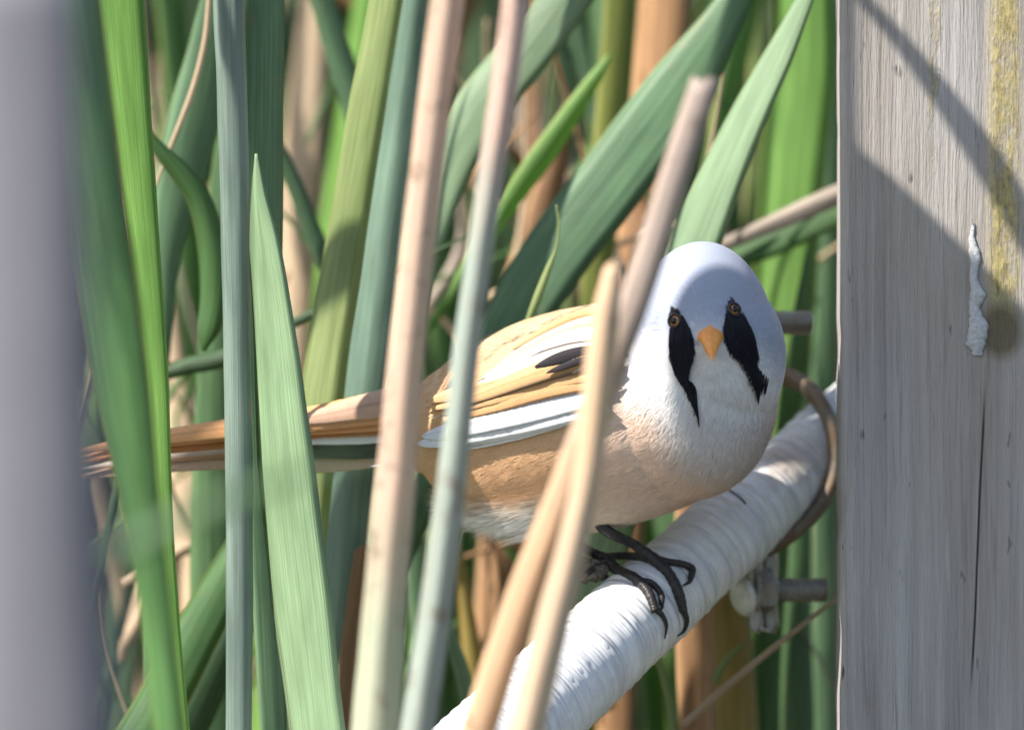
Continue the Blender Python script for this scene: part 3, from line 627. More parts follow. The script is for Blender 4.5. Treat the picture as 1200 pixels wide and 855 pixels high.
def clamp():
    sc_ = PLN * .865; ctr = Vector(PA) + Vector(PU) * sc_
    root = empty('pipe_clamp', tuple(ctr)); tag(root, 'rusty U-shaped clamp with two bolts holding the pipe beside the post', 'clamp')
    ring_m = metal('rusty_zinc', (.14, .115, .09), (.28, .24, .19), .6, .35, .45); zinc = metal('dull_zinc', (.30, .29, .27), (.46, .45, .42), .4, .7, .38)
    fr0 = Vector(PU).cross(Vector((0, 0, 1))).normalized(); fr1 = fr0.cross(Vector(PU)); 
    ring = [(880, 452, .052), (905, 441, .047), (930, 444, .041), (952, 460, .035), (968, 484, .0325), (978, 514, .0315), (979, 546, .0315), (968, 580, .0305), (946, 609, .029), (918, 632, .027), (898, 643, .0265)]
    pts = catmull([tuple(P(*q)) for q in ring], 8)
    tube('u_bolt', pts, [.00160] * len(pts), ring_m, root, 14, sq=1.35)
    def bolt(px0, px1, py, y, r, py1=None):
        a = P(px0, py, y); b = P(px1, py1 or py, y + .004); n = 150; pp = []; rd = []
        for i in range(n + 1):
            f = i / n; pp.append(a.lerp(b, f)); rd.append(r * (1 + .10 * math.sin(i / 1.35)) * (0.86 if i in (0, n) else 1))
        tube('bolt', pp, rd, zinc, root, 16)
    bolt(868, 950, 378, .035, 13.5 / S); bolt(878, 968, 691, .026, 13.5 / S)
    # nut on the lower bolt: hexagonal prism with bevelled rim
    a = P(884, 691, .0255); b = P(905, 691, .0268); d = (b - a).normalized()
    V, F = tube(None, [a, a.lerp(b, .12), a.lerp(b, .88), b], [24 / S, 27 / S, 27 / S, 24 / S], None, None, 6)
    link('nut', mesh('nut', V, F, False), root, [zinc])
    V, F = tube(None, [a - d * .0012, a - d * .0011, a - d * .0002, a - d * .0001], [30 / S, 31 / S, 31 / S, 30 / S], None, None, 28)
    link('washer', mesh('washer', V, F, False), root, [zinc])
    # saddle strap: bent flat plate from under the pipe down past the nut
    prof = [(915, 628), (893, 640), (884, 655), (880, 690), (880, 722), (892, 738), (903, 741)]; V = []; F = []
    c = catmull([(p[0], p[1], 0) for p in prof], 6); hw = .0036; th = .0008
    for i, q in enumerate(c):
        nx = c[min(i + 1, len(c) - 1)] - c[max(0, i - 1)]; nx = nx / np.linalg.norm(nx); nn = (nx[1], -nx[0])
        e = 1 - max(0, (i - len(c) + 7) / 7) * .5
        for (sy, so_) in ((-1, 0), (1, 0), (1, 1), (-1, 1)):
            w_ = P(q[0] + nn[0] * so_ * th * S, q[1] + nn[1] * so_ * th * S, .0265 + sy * hw * e); V.append(w_)
    for i in range(len(c) - 1):
        for k in range(4): F.append((i * 4 + k, i * 4 + (k + 1) % 4, i * 4 + 4 + (k + 1) % 4, i * 4 + 4 + k))
    F.append((3, 2, 1, 0)); m = len(c) - 1; F.append((m * 4, m * 4 + 1, m * 4 + 2, m * 4 + 3))
    link('strap', mesh('strap', V, F, False), root, [zinc])
    for q0, ya in ((877, .0225), (895, .0275)):
        poly = [(q0, 656), (q0 + 6, 641), (q0 + 13, 638), (q0 + 14, 660), (q0 + 12, 702), (q0 + 15, 730), (q0 + 9, 742), (q0 + 2, 736), (q0 - 1, 700)]; m = len(poly)
        V = [P(q[0] + d_ * 1200, q[1] + d_ * 500, ya + d_) for d_ in (0, .0035) for q in poly]
        F = [tuple(range(m)), tuple(range(m, 2 * m))[::-1]] + [(k, (k + 1) % m, (k + 1) % m + m, k + m)[::-1] for k in range(m)]
        pl = link('bracket_plate', mesh('bracket_plate', V, F, False), root, [zinc]); md = pl.modifiers.new('bevel', 'BEVEL'); md.width = .0003; md.segments = 2
    # round pale bolt head on the left of the strap
    a = P(865, 700, .0235); b = P(874, 698, .0245)
    tube('bolt_head', [a, a.lerp(b, .15), a.lerp(b, .5), a.lerp(b, .9), b], [10 / S, 19 / S, 23 / S, 25 / S, 24 / S], metal('bright_zinc', (.6, .62, .58), (.78, .8, .76), .15, .4, .35), root, 24)
    pts = [P(880, 668 + 0, .0262), P(872, 660, .026), P(880, 650, .026), P(893, 645, .027)]
clamp()

# ------------------------------------------------------------------ BIRD
def px_of(Pw):
    k = (D + Pw[:, 1]) / D
    return Pw[:, 0] * S / k + 600, 427.5 - (Pw[:, 2] - ZC) * S / k
ELL = []   # centre (m), radii (m), rotation matrix, smooth k
def ell(px, py, y, rx, ry, rz, yaw=0, tilt=0):
    c = np.array(P(px, py, y)); m = np.array(Matrix.Rotation(R(yaw), 3, 'Z') @ Matrix.Rotation(R(-tilt), 3, 'Y'))
    ELL.append((c, np.array([rx, ry, rz]) / 1000.0, m))
ell(703, 488, -.001, 30.6, 19.0, 20.8, -16, 12)      # trunk
ell(620, 500, .003, 19.0, 14.5, 17.0, -10, 18)       # hind body
ell(560, 490, .005, 15.0, 9.5, 9.0, -4, 14)          # rump
ell(812, 474, -.012, 13.2, 15.0, 15.8, -20, 10)      # breast
ell(821, 368, -.0150, 10.1, 12.2, 13.2, 0, -4)       # crown
ell(834, 414, -.0160, 12.0, 12.4, 12.2, 0, 0)        # cheeks
ell(834, 400, -.0235, 6.2, 6.4, 7.5, 0, 0)           # face
def body_sd(Q):
    Q = np.asarray(Q); ds = []
    for c, r, m in ELL:
        l = (Q - c) @ m; k0 = np.linalg.norm(l / r, axis=-1); k1 = np.linalg.norm(l / (r * r), axis=-1) + 1e-9
        ds.append(k0 * (k0 - 1) / k1)
    k = .0050; ds = np.stack(ds); mn = ds.min(0)
    return mn - k * np.log(np.exp(-(ds - mn) / k).sum(0)) * .62
def body_grad(Q):
    e = 1e-4; g = np.zeros_like(Q)
    for i in range(3):
        d = np.zeros(3); d[i] = e; g[:, i] = body_sd(Q + d) - body_sd(Q - d)
    return g / (np.linalg.norm(g, axis=1, keepdims=True) + 1e-12)
def front_y(px, py):
    ys = np.arange(-.05, .03, .00025); q = np.array([P(px, py, float(a)) for a in ys]); s = body_sd(q)
    i = np.argmax(s < 0)
    return float(ys[i]) if s[i] < 0 else float(ys[np.argmin(s)])
def in_poly(px, py, poly):
    c = np.zeros(px.shape, bool); n = len(poly)
    for i in range(n):
        x1, y1 = poly[i]; x2, y2 = poly[(i + 1) % n]
        cond = ((y1 > py) != (y2 > py)) & (px < (x2 - x1) * (py - y1) / (y2 - y1 + 1e-9) + x1); c ^= cond
    return c
MST_L = [(785,356),(790,360),(795,363),(802,370),(811,384),(815,396),(815,404),(808,417),(804,431),(807,443),(816,451),(817,468),(819,485),(811,471),(804,454),(796,440),(787,426),(782,412),(783,398),(785,381),(784,367)]
MST_R = [(857,346),(862,353),(868,364),(878,378),(884,392),(886,406),(884,420),(888,430),(896,438),(904,445),(895,443),(887,438),(888,446),(891,456),(884,449),(877,438),(872,426),(865,414),(857,407),(848,404),(845,393),(846,378),(851,358)]
def slim(poly, k):
    a = np.array(poly, dtype=float); g, h = np.polyfit(a[:, 1], a[:, 0], 1); xm = g * a[:, 1] + h
    return [(x, y) for x, y in zip(xm + (a[:, 0] - xm) * k, a[:, 1])]
MST_L = slim(MST_L, .86); MST_R = slim(MST_R, .88)
def sm(a, b, x): t = np.clip((x - a) / (b - a), 0, 1); return t * t * (3 - 2 * t)
def vnoise(Q, f, seed=0):
    return np.array([mnoise.noise(Vector((q[0] * f + seed, q[1] * f, q[2] * f))) for q in Q])
def colour(Q, N, nz):
    px, py = px_of(Q); px = px + nz * 3.0; py = py + nz * 3.0
    def C(*c): return np.array(c)[None, :]
    c = np.repeat(C(.84, .66, .55), len(Q), 0)                                    # pinkish breast
    def mixin(c, k, f): return c * (1 - f[:, None]) + C(*k) * f[:, None]
    c = mixin(c, (.84, .56, .33), sm(750, 650, px))                              # buff flank
    c = mixin(c, (.84, .74, .64), sm(560, 600, py) * sm(830, 760, px) * sm(620, 680, px) * .6)   # paler belly
    c = mixin(c, (.84, .83, .80), sm(575, 605, py + (px - 600) * .05) * sm(690, 640, px))           # vent
    c = mixin(c, (.76, .54, .32), sm(430, 400, py) * sm(745, 700, px))              # back
    hx = (px - 832) / 1.0; hy = py - 400
    head = sm(500, 450, py + np.abs(px - 832) * .1) * sm(722, 762, px + (py - 400) * .12)
    c = mixin(c, (.80, .79, .80), head)
    crown = sm(430, 372, py + np.abs(px - 832) * -.30)
    c = mixin(c, (.40, .44, .55), crown * head * .95)
    wc = sm(40, 10, np.hypot((px - 768), (py - 415)) * .9) * .5; c = mixin(c, (.86, .86, .89), wc * head)  # left cheek whitened: sunlight put into the plumage colour
    th = sm(75, 35, np.hypot((px - 836) * .95, (py - 452) * .85)); c = mixin(c, (.88, .87, .87), th)
    c = mixin(c, (.76, .72, .71), sm(70, 30, np.hypot((px - 850) * .8, (py - 500))) * .7)
    c = mixin(c, (.52, .55, .64), sm(0.1, .5, N[:, 1]) * head)                     # back of the head
    c = mixin(c, (.76, .54, .32), sm(0.1, .6, N[:, 1]) * (1 - head) * sm(560, 480, py))
    # dark streaks on the back
    st = np.sin((py + (px - 600) * .50) * .27 + vnoise(Q, 120, 4) * 2.0)
    reg = sm(425, 405, py + (px - 600) * .1 * 0) * sm(710, 680, px)
    c = mixin(c, (.12, .09, .08), sm(.82, .97, st) * reg * .8 * (py < 470 - (px - 500) * .5 + 20))
    fr = N[:, 1] < .25
    ux, uy = px_of(Q); m = (in_poly(ux, uy, MST_L) | in_poly(ux, uy, MST_R)) & fr
    c[m] = (.012, .012, .016)
    lr = (np.hypot((px - 815), (py - 402)) < 5) & fr & ~m; c[lr] *= .6
    c = c * (1 + .10 * nz[:, None])
    return np.clip(c, 0, .95)

def surface_nets(h):
    lo = np.array(P(470, 640, 0)); lo[1] = -.036; hi = np.array(P(945, 262, 0)); hi[1] = .030
    n = np.ceil((hi - lo) / h).astype(int) + 1
    gx, gy, gz = [lo[i] + h * np.arange(n[i]) for i in range(3)]
    G = np.stack(np.meshgrid(gx, gy, gz, indexing='ij'), -1); val = body_sd(G.reshape(-1, 3)).reshape(n)
    inside = val < 0
    cc = np.zeros(n - 1, int); acc = np.zeros((*(n - 1), 3)); cnt = np.zeros(n - 1)
    idx = np.stack(np.meshgrid(*[np.arange(k - 1) for k in n], indexing='ij'), -1).astype(float)
    corners = [(i, j, k) for i in (0, 1) for j in (0, 1) for k in (0, 1)]
    def sl(a, c): return a[c[0]:a.shape[0] - 1 + c[0], c[1]:a.shape[1] - 1 + c[1], c[2]:a.shape[2] - 1 + c[2]]
    for a in corners:
        for ax in range(3):
            if a[ax] == 0:
                b = list(a); b[ax] = 1; va, vb = sl(val, a), sl(val, b); m = (va < 0) != (vb < 0)
                t = np.where(m, va / (va - vb + 1e-15), 0); p = idx + np.array(a); p = p.copy(); p[..., ax] += t
                acc += p * m[..., None]; cnt += m
    act = cnt > 0; vid = -np.ones(n - 1, int); vid[act] = np.arange(act.sum())
    V = acc[act] / cnt[act][:, None] * h + lo; F = []
    for ax in range(3):
        o1, o2 = [(1, 2), (2, 0), (0, 1)][ax]
        a = [slice(None)] * 3; b = [slice(None)] * 3; a[ax] = slice(0, -1); b[ax] = slice(1, None)
        m = inside[tuple(a)] != inside[tuple(b)]; ii = np.argwhere(m)
        ok = (ii[:, o1] > 0) & (ii[:, o2] > 0) & (ii[:, o1] < n[o1] - 1) & (ii[:, o2] < n[o2] - 1); ii = ii[ok]
        def vi(d1, d2): q = ii.copy(); q[:, o1] += d1; q[:, o2] += d2; return vid[q[:, 0], q[:, 1], q[:, 2]]
        f = np.stack([vi(-1, -1), vi(0, -1), vi(0, 0), vi(-1, 0)], 1)
        flip = ~inside[ii[:, 0], ii[:, 1], ii[:, 2]]; f[flip] = f[flip][:, ::-1]; F.append(f)
    return V, np.concatenate(F)

def feather_mat():
    t = NT('plumage'); a = t.new('ShaderNodeVertexColor'); a.layer_name = 'Col'
    t.l(a.outputs[0], t.b.inputs['Base Color']); t.b.inputs['Roughness'].default_value = .75; t.b.inputs['Specular IOR Level'].default_value = .18
    t.b.inputs['Sheen Weight'].default_value = .08
    tr = t.new('ShaderNodeBsdfTranslucent'); t.l(a.outputs[0], tr.inputs[0]); mx = t.new('ShaderNodeMixShader'); mx.inputs[0].default_value = .16
    t.l(t.b.outputs[0], mx.inputs[1]); t.l(tr.outputs[0], mx.inputs[2]); t.l(mx.outputs[0], t.out.inputs[0]); return t.m
PLUM = feather_mat()
BIRD = empty('bird', tuple(P(770, 690, -.005))); tag(BIRD, 'small buff bird with blue-grey head and black drooping moustaches, perched on the white pipe', 'bird')
BEAK = np.array(P(833, 404, -.032))

def flow(Q, N):
    px, py = px_of(Q)
    fb = np.array([-.93, .22, -.22])[None, :].repeat(len(Q), 0)
    f2 = Q - BEAK; f2 = f2 / (np.linalg.norm(f2, axis=1, keepdims=True) + 1e-9); f2[:, 2] -= .35 * sm(390, 430, py)
    h = (sm(520, 440, py) * sm(700, 770, px))[:, None]
    f = fb * (1 - h) + f2 * h
    br = (sm(440, 500, py) * sm(760, 820, px))[:, None] * (1 - h); f = f * (1 - br) + np.array([-.35, .1, -.9])[None, :] * br
    bl = in_poly(px, py, MST_L) | in_poly(px, py, MST_R); f[bl] = (.1, 0, -1)
    f -= N * (f * N).sum(1, keepdims=True)
    return f / (np.linalg.norm(f, axis=1, keepdims=True) + 1e-9)

def strands(Q, N, F_, ln, wd, lift, col, droop=0.0):
    """ribbons of 3 cross pairs lying almost flat on the plumage; returns V, F, C"""
    n = len(Q); Sd = np.cross(F_, N); V = np.zeros((n, 7, 3)); C = np.zeros((n, 7, 3))
    for i, (s, ww) in enumerate(((0, .7), (.35, 1.0), (.72, .75))):
        c = Q + F_ * (ln * s)[:, None] + N * (lift * ln * (s ** .8) - .00008)[:, None]; c[:, 2] -= droop * s * s * ln
        V[:, 2 * i] = c - Sd * (wd * ww / 2)[:, None]; V[:, 2 * i + 1] = c + Sd * (wd * ww / 2)[:, None]
    V[:, 6] = Q + F_ * ln[:, None] + N * (lift * ln)[:, None]; V[:, 6, 2] -= droop * ln
    for i in range(7): C[:, i] = np.clip(col * (0.90 + .03 * i), 0, .95)
    b = (np.arange(n) * 7)[:, None]
    Fq = np.concatenate([b + np.array([0, 1, 3, 2]), b + np.array([2, 3, 5, 4])]); Ft = b + np.array([4, 5, 6])
    return V.reshape(-1, 3), Fq, Ft, C.reshape(-1, 3)

def build_body():
    V, F = surface_nets(.00055); N = body_grad(V)
    for _ in range(3):   # project on the surface
        V = V - N * body_sd(V)[:, None]
    a, b, c, d = [V[F[:, i]] for i in range(4)]; area = np.linalg.norm(np.cross(c - a, d - b), axis=1) / 2
    col = colour(V, N, np.zeros(len(V)))
    n = 300000
    pick = nrs.choice(len(F), n, p=area / area.sum()); u = nrs.rand(n, 1); v = nrs.rand(n, 1)
    Q = (a[pick] * (1 - u) + b[pick] * u) * (1 - v) + (d[pick] * (1 - u) + c[pick] * u) * v
    NN = body_grad(Q)
    keep = NN[:, 1] < .75; Q = Q[keep]; NN = NN[keep]; n = len(Q)
    px, py = px_of(Q)
    Fl = flow(Q, NN)
    # clumping: strands follow slowly varying side turns so the plumage groups into tufts
    tw = np.array([mnoise.noise(Vector((q[0] * 420, q[1] * 420, q[2] * 420))) for q in Q]); tw2 = np.array([mnoise.noise(Vector((q[0] * 1400 + 9, q[1] * 1400, q[2] * 1400))) for q in Q])
    Sd = np.cross(Fl, NN); ang = tw * .32 * (1 - .6 * sm(480, 430, py)) + nrs.randn(n) * .10; Fl = Fl * np.cos(ang)[:, None] + Sd * np.sin(ang)[:, None]
    head = sm(480, 430, py) * sm(720, 770, px)
    black = in_poly(px, py, MST_L) | in_poly(px, py, MST_R)
    vent = sm(575, 600, py) * sm(680, 640, px)
    ln = (.0031 * (1 - head) + .0019 * head) * (.7 + .6 * nrs.rand(n)); ln = np.where(black, .0022, ln); ln = ln * (1 + 1.8 * vent * nrs.rand(n))
    near = np.hypot(px - 833, py - 402) < 20; ln = np.where(near, .0011, ln)
    for ex, ey in ((792, 376), (860, 363)): ln = np.where(np.hypot(px - ex, py - ey) < 14, .0007, ln)
    wd = .00019 * (1 - .30 * head) * (.7 + .6 * nrs.rand(n)); lift = (.030 + .035 * nrs.rand(n)) * (1 - .4 * head) + .03 * (tw2 > .25) * (1 - head * .9) + .25 * vent * nrs.rand(n)
    sc_ = colour(Q, NN, tw2 * .6 * (1 - .7 * head) + nrs.randn(n) * .2)
    sc_ *= (1 + .07 * nrs.randn(n) * (1 + head * .5) + .12 * head * tw)[:, None]
    sV, Fq, Ft, sC = strands(Q, NN, Fl, ln, wd, lift, sc_, .10)
    nb = len(V); allV = np.concatenate([V, sV]); C = np.concatenate([col * .92, sC])
    faces = F.tolist() + (Fq + nb).tolist() + (Ft + nb).tolist()
    link('body', mesh('body', allV, faces, True, None, np.clip(C, 0, .95)), BIRD, [PLUM])
build_body()

def moustache(poly, spine, tips):
    """loose black hair-like feathers hanging over the black patch"""
    n = 3500; xs = np.array([p[0] for p in poly]); ys = np.array([p[1] for p in poly]); Q = []
    while len(Q) < n:
        x = xs.min() + nrs.rand(400) * (np.ptp(xs)); y = ys.min() + nrs.rand(400) ** .9 * (np.ptp(ys)); k = in_poly(x, y, poly)
        Q += list(zip(x[k], y[k]))
    Q = Q[:n]; grid = {}
    def fy(x, y):
        k = (round(x / 3), round(y / 3))
        if k not in grid: grid[k] = front_y(k[0] * 3, k[1] * 3)
        return grid[k]
    V = np.array([P(x, y, fy(x, y)) for x, y in Q]); N = body_grad(V); V = V - N * body_sd(V)[:, None]
    V = V[:] ; Fl = np.zeros_like(V)
    for i, (x, y) in enumerate(Q):
        tx, ty = min(tips, key=lambda t_: abs(t_[0] - x) - 0.0 * t_[1]); d = np.array([(tx - x) * .8, 0, -(max(ty, y + 14) - y)]); Fl[i] = d / np.linalg.norm(d)
    Fl -= N * (Fl * N).sum(1, keepdims=True); Fl /= np.linalg.norm(Fl, axis=1, keepdims=True)
    eyes = ((792, 376), (860, 363)); qa = np.array(Q)
    ok = np.ones(n, bool)
    for ex, ey in eyes: ok &= ~((np.hypot(qa[:, 0] - ex, (qa[:, 1] - ey)) < 9) | ((np.abs(qa[:, 0] - ex) < 7) & (qa[:, 1] < ey) & (qa[:, 1] > ey - 24)))
    V, N, Fl, qa = V[ok], N[ok], Fl[ok], qa[ok]; n = len(V)
    ln = .0020 + .0016 * nrs.rand(n); c = np.array([.012, .012, .017])[None, :] * (0.7 + 1.1 * nrs.rand(n, 1))
    v, fq, ft, cc = strands(V + N * .00025, N, Fl, ln, .00026 * (.7 + .6 * nrs.rand(n)), .10 + .08 * nrs.rand(n), c, .05)
    link('moustache', mesh('moustache', v, fq.tolist() + ft.tolist(), True, None, cc), BIRD, [PLUM])
moustache(MST_L, None, [(819, 490)]); moustache(MST_R, None, [(892, 462)])

# eyes
def gloss(name, c, rough=.12, coat=0.0):
    t = NT(name); t.b.inputs['Base Color'].default_value = (*c, 1); t.b.inputs['Roughness'].default_value = rough; t.b.inputs['Coat Weight'].default_value = coat; return t.m
def iris_mat():
    t = NT('iris'); tc = t.new('ShaderNodeTexCoord').outputs['Object']; n = t.noise(tc, 2500, 3, .6)
    t.l(t.ramp(n, [(.3, (.55, .22, .05)), (.7, (.85, .48, .18))]), t.b.inputs['Base Color']); t.b.inputs['Roughness'].default_value = .2; t.b.inputs['Coat Weight'].default_value = .6; return t.m
IR = iris_mat(); PU_ = gloss('pupil', (.004, .004, .005), .08); LID = gloss('eyelid', (.03, .025, .025), .6)
def disc(name, c, n, r0, r1, bulge, mat, parent, rx=1.0):
    """shallow dome (eye parts), facing along n"""
    n = Vector(n).normalized(); a = n.cross(Vector((0, 0, 1))).normalized(); b = n.cross(a); V = []; F = []; K = 28; rings = 7
    for i in range(rings + 1):
        s = i / rings; r = r0 + (r1 - r0) * s
        for k in range(K):
            an = 2 * math.pi * k / K; V.append(Vector(c) + a * math.cos(an) * r * rx + b * math.sin(an) * r + n * bulge * math.cos(s * math.pi / 2 if r0 == 0 else (s - .5) * math.pi))
    for i in range(rings):
        for k in range(K): F.append((i * K + k, i * K + (k + 1) % K, (i + 1) * K + (k + 1) % K, (i + 1) * K + k))
    return link(name, mesh(name, V, F), parent, [mat])
for ex, ey, nx in ((791, 376, -.62), (860, 363, .62)):
    y = front_y(ex, ey); p = np.array([P(ex, ey, y)]); n = body_grad(p)[0]; n = n / np.linalg.norm(n)
    n = np.array([n[0], n[1], n[2] * .5]); n /= np.linalg.norm(n)
    c = p[0] - n * .0001
    e = disc('eye', c + n * .0002, n, 0, .00100, .0008, IR, BIRD); disc('pupil', c + n * .00080, n, 0, .00070, .00030, PU_, e); disc('eyelid', c + n * .0002, n, .00094, .00160, .00050, LID, e)

# beak: two mandibles, cone-like with a ridge and slightly hooked tip
def beak():
    t = NT('beak_horn'); tc = t.new('ShaderNodeTexCoord').outputs['Object']; n = t.noise(tc, 900, 4, .6)
    t.l(t.ramp(n, [(.3, (.80, .27, .04)), (.7, (.86, .38, .08))]), t.b.inputs['Base Color']); t.b.inputs['Roughness'].default_value = .3; t.b.inputs['Subsurface Weight'].default_value = .15
    t.b.inputs['Subsurface Radius'].default_value = (.002, .001, .0005)
    b0 = P(832, 398, front_y(832, 398) + .0015); tip = P(835, 427, b0.y - .0088)
    for nm, z0, w0, h0, tp, lo in (('upper_beak', 0, 16.5, 13, tip, False), ('lower_beak', 0, 8, 7, P(834, 417, b0.y - .0058), True)):
        V = []; F = []; K = 20; Rn = 14
        for i in range(Rn + 1):
            s = i / Rn; c = b0.lerp(tp, s); 
            if not lo: c.z += .0014 * math.sin(s * math.pi * .85) + .0006 * (1 - s)
            else: c.z -= .0016 * (1 - s)
            sc_ = (1 - s ** 1.4) * .96 + .04
            for k in range(K):
                a = 2 * math.pi * k / K; x = math.cos(a); z = math.sin(a); zz = z * (1.0 if (z > 0) != lo else .35)
                ridge = 1 + (.22 if not lo and abs(k - K / 4) < .5 else 0)
                V.append(c + Vector((x * w0 / S * sc_, 0, zz * h0 / S * sc_ * ridge)))
        for i in range(Rn):
            for k in range(K): F.append((i * K + k, i * K + (k + 1) % K, (i + 1) * K + (k + 1) % K, (i + 1) * K + k))
        F.append(tuple(Rn * K + k for k in range(K))); F.append(tuple(range(K))[::-1])
        link(nm, mesh(nm, V, F), BIRD, [t.m])
beak()

# feathers of wing and tail: a vane split into fine barbs
def feather(name, pts, widths, cols, parent, off=.0012, shaft=True, edge=None, edge_side=0, e0=.15, yfun=None, tipc=None, barbs=60):
    """pts (px,py[,y]) root -> tip; widths px; cols: centre colour; edge colour on one side"""
    p3 = []
    for p in pts:
        yy = p[2] if len(p) > 2 else front_y(p[0], p[1]) - off
        p3.append((*P(p[0], p[1], yy),))
    dat = catmull([(*a, b / S) for a, b in zip(p3, widths)], max(6, barbs // (len(pts) - 1)))
    V = []; F = []; C = []; n = len(dat); NS = 11; base = np.array(cols); ed = np.array(edge if edge is not None else cols); sd0 = nrs.rand() * 90
    for i in range(n):
        c = Vector(dat[i][:3]); T = Vector(dat[min(n - 1, i + 1)][:3]) - Vector(dat[max(0, i - 1)][:3]); T.normalize()
        N = Vector((0, -1, .35)); N = (N - T * N.dot(T)).normalized(); Sd = T.cross(N); s = i / (n - 1)
        # Sd points to picture-down for feathers running left
        tipf = math.sqrt(max(0.0, 1 - max(0, (s - .86) / .14) ** 2)); w_ = dat[i][3] * max(.03, tipf)
        for k in range(NS):
            u = k / (NS - 1) * 2 - 1
            jag = 1 + .05 * mnoise.noise(Vector((i * .9, u * 2, sd0))) * abs(u)
            q = c + Sd * (u * w_ / 2 * jag) - T * (abs(u) * w_ * .35) + N * (-.14 * w_ * u * u + .00002 * math.sin(i * 2.2 + k))
            V.append(q); e = max(0, min(1, ((u * edge_side) - e0) / .3)) if edge_side else 0
            streak = 1 + .10 * mnoise.noise(Vector((i * .55 - abs(u) * 3, u * 1.3, sd0 + 3))) + (.03 if i % 2 else -.02)
            cc = (base * (1 - e) + ed * e) * streak
            if shaft and abs(u) < .05: cc = cc * .75
            if tipc is not None: f = max(0, (s - .7) / .3); cc = cc * (1 - f) + np.array(tipc) * f
            C.append(np.clip(cc, 0, .93))
    for i in range(n - 1):
        for k in range(NS - 1): F.append((i * NS + k, i * NS + k + 1, (i + 1) * NS + k + 1, (i + 1) * NS + k))
    o = link(name, mesh(name, V, F, True, None, np.array(C)), parent, [PLUM])
    md = o.modifiers.new('thickness', 'SOLIDIFY'); md.thickness = .00012; md.offset = 0
    return o
BUFF = (.74, .45, .22); BUFF2 = (.72, .42, .20); CREAM = (.86, .80, .72); WHITE = (.88, .89, .92); DARK = (.035, .03, .035); RUF = (.78, .40, .18); GREYB = (.50, .42, .38)
def wing():
    wv = empty('wing', tuple(P(690, 430, -.02))); wv.parent = BIRD; wv.matrix_parent_inverse = Matrix.Translation(-BIRD.location)
    def f(nm, pts, ws, c, off, **k):
        o = feather(nm, pts, ws, c, None, off, **k); o.parent = wv; o.matrix_parent_inverse = (Matrix.Translation(-BIRD.location) @ Matrix.Translation(Vector(wv.location))).inverted(); o.matrix_parent_inverse = Matrix.Translation(-Vector(wv.location)); return o
    def on(px, py, off): return (px, py, front_y(px, py) - off)
    # primaries, lowest layer: dark blades with white outer edges running back past the rump
    f('primary_feather', [on(690, 482, .0008), on(620, 502, .001), on(560, 516, .001), (500, 528, .000), (432, 546, .002)], [16, 18, 18, 15, 8], DARK, 0, edge=WHITE, edge_side=-1)
    f('primary_feather', [on(700, 478, .0014), on(620, 497, .0016), on(556, 511, .0016), (500, 521, -.001), (452, 534, .001)], [18, 22, 20, 16, 8], WHITE, 0, edge=DARK, edge_side=1)
    f('primary_feather', [on(704, 470, .002), on(640, 486, .0022), on(580, 498, .0024), on(530, 510, .003), (488, 520, -.003)], [28, 30, 32, 26, 14], WHITE, 0)
    f('primary_feather', [on(700, 462, .0027), on(640, 477, .0029), on(580, 490, .0032), on(530, 502, .0034), (494, 511, -.004)], [24, 26, 28, 24, 16], (.84, .86, .9), 0)
    # secondaries: buff panel
    for i, (y0, y1, c) in enumerate(((450, 492, BUFF2), (441, 484, BUFF), (433, 477, BUFF), (427, 470, (.72, .46, .24)))):
        f('secondary_feather', [on(704, y0 - 6, .0032 + i * .0004), on(640, y0 + 4, .0034 + i * .0004), on(575, y0 + 22, .0036 + i * .0004), (505 - i * 2, y1, front_y(520, 490) - .0022 - i * .0004)], [18, 24, 24, 14], c, 0, edge=CREAM if i == 0 else None, edge_side=1 if i == 0 else 0)
    # tertials: dark centre with buff and cream edges
    f('tertial_feather', [on(712, 416, .0052), on(670, 424, .0054), on(620, 440, .0054), on(560, 462, .005), (505, 480, front_y(520, 485) - .004)], [18, 26, 24, 20, 8], BUFF, 0, edge=(.16, .11, .08), edge_side=-1, e0=.62)
    f('tertial_feather', [on(708, 402, .0056), on(660, 410, .0058), on(605, 430, .0056), on(548, 456, .0052)], [12, 14, 15, 8], CREAM, 0, edge=(.10, .07, .06), edge_side=1, e0=.45)
    f('tertial_feather', [on(700, 408, .0060), on(676, 413, .0062), on(650, 421, .0062), on(626, 430, .0059)], [8, 13, 14, 5], DARK, 0)
    f('tertial_feather', [on(702, 418, .0061), on(680, 422, .0063), on(658, 430, .0063), on(640, 437, .0060)], [5, 8, 8, 3], DARK, 0)
    f('tertial_feather', [on(704, 424, .0061), on(686, 431, .0063), on(670, 438, .0063)], [4, 6, 3], (.08, .06, .05), 0)
    # scapulars: cream and buff braces over the shoulder
    f('scapular_feather', [on(716, 392, .0055), on(670, 396, .0060), on(615, 418, .0060), on(565, 443, .0056)], [18, 22, 16, 8], (.86, .82, .78), 0)
    f('scapular_feather', [on(718, 378, .0045), on(680, 382, .0050), on(630, 402, .0050), on(582, 428, .0046)], [18, 20, 15, 7], (.80, .62, .42), 0, edge=(.40, .30, .22), edge_side=-1)
    f('scapular_feather', [on(720, 366, .0035), on(685, 369, .0040), on(640, 388, .0040), on(600, 410, .0036)], [16, 18, 12, 6], BUFF, 0, edge=(.3, .2, .14), edge_side=-1)
wing()
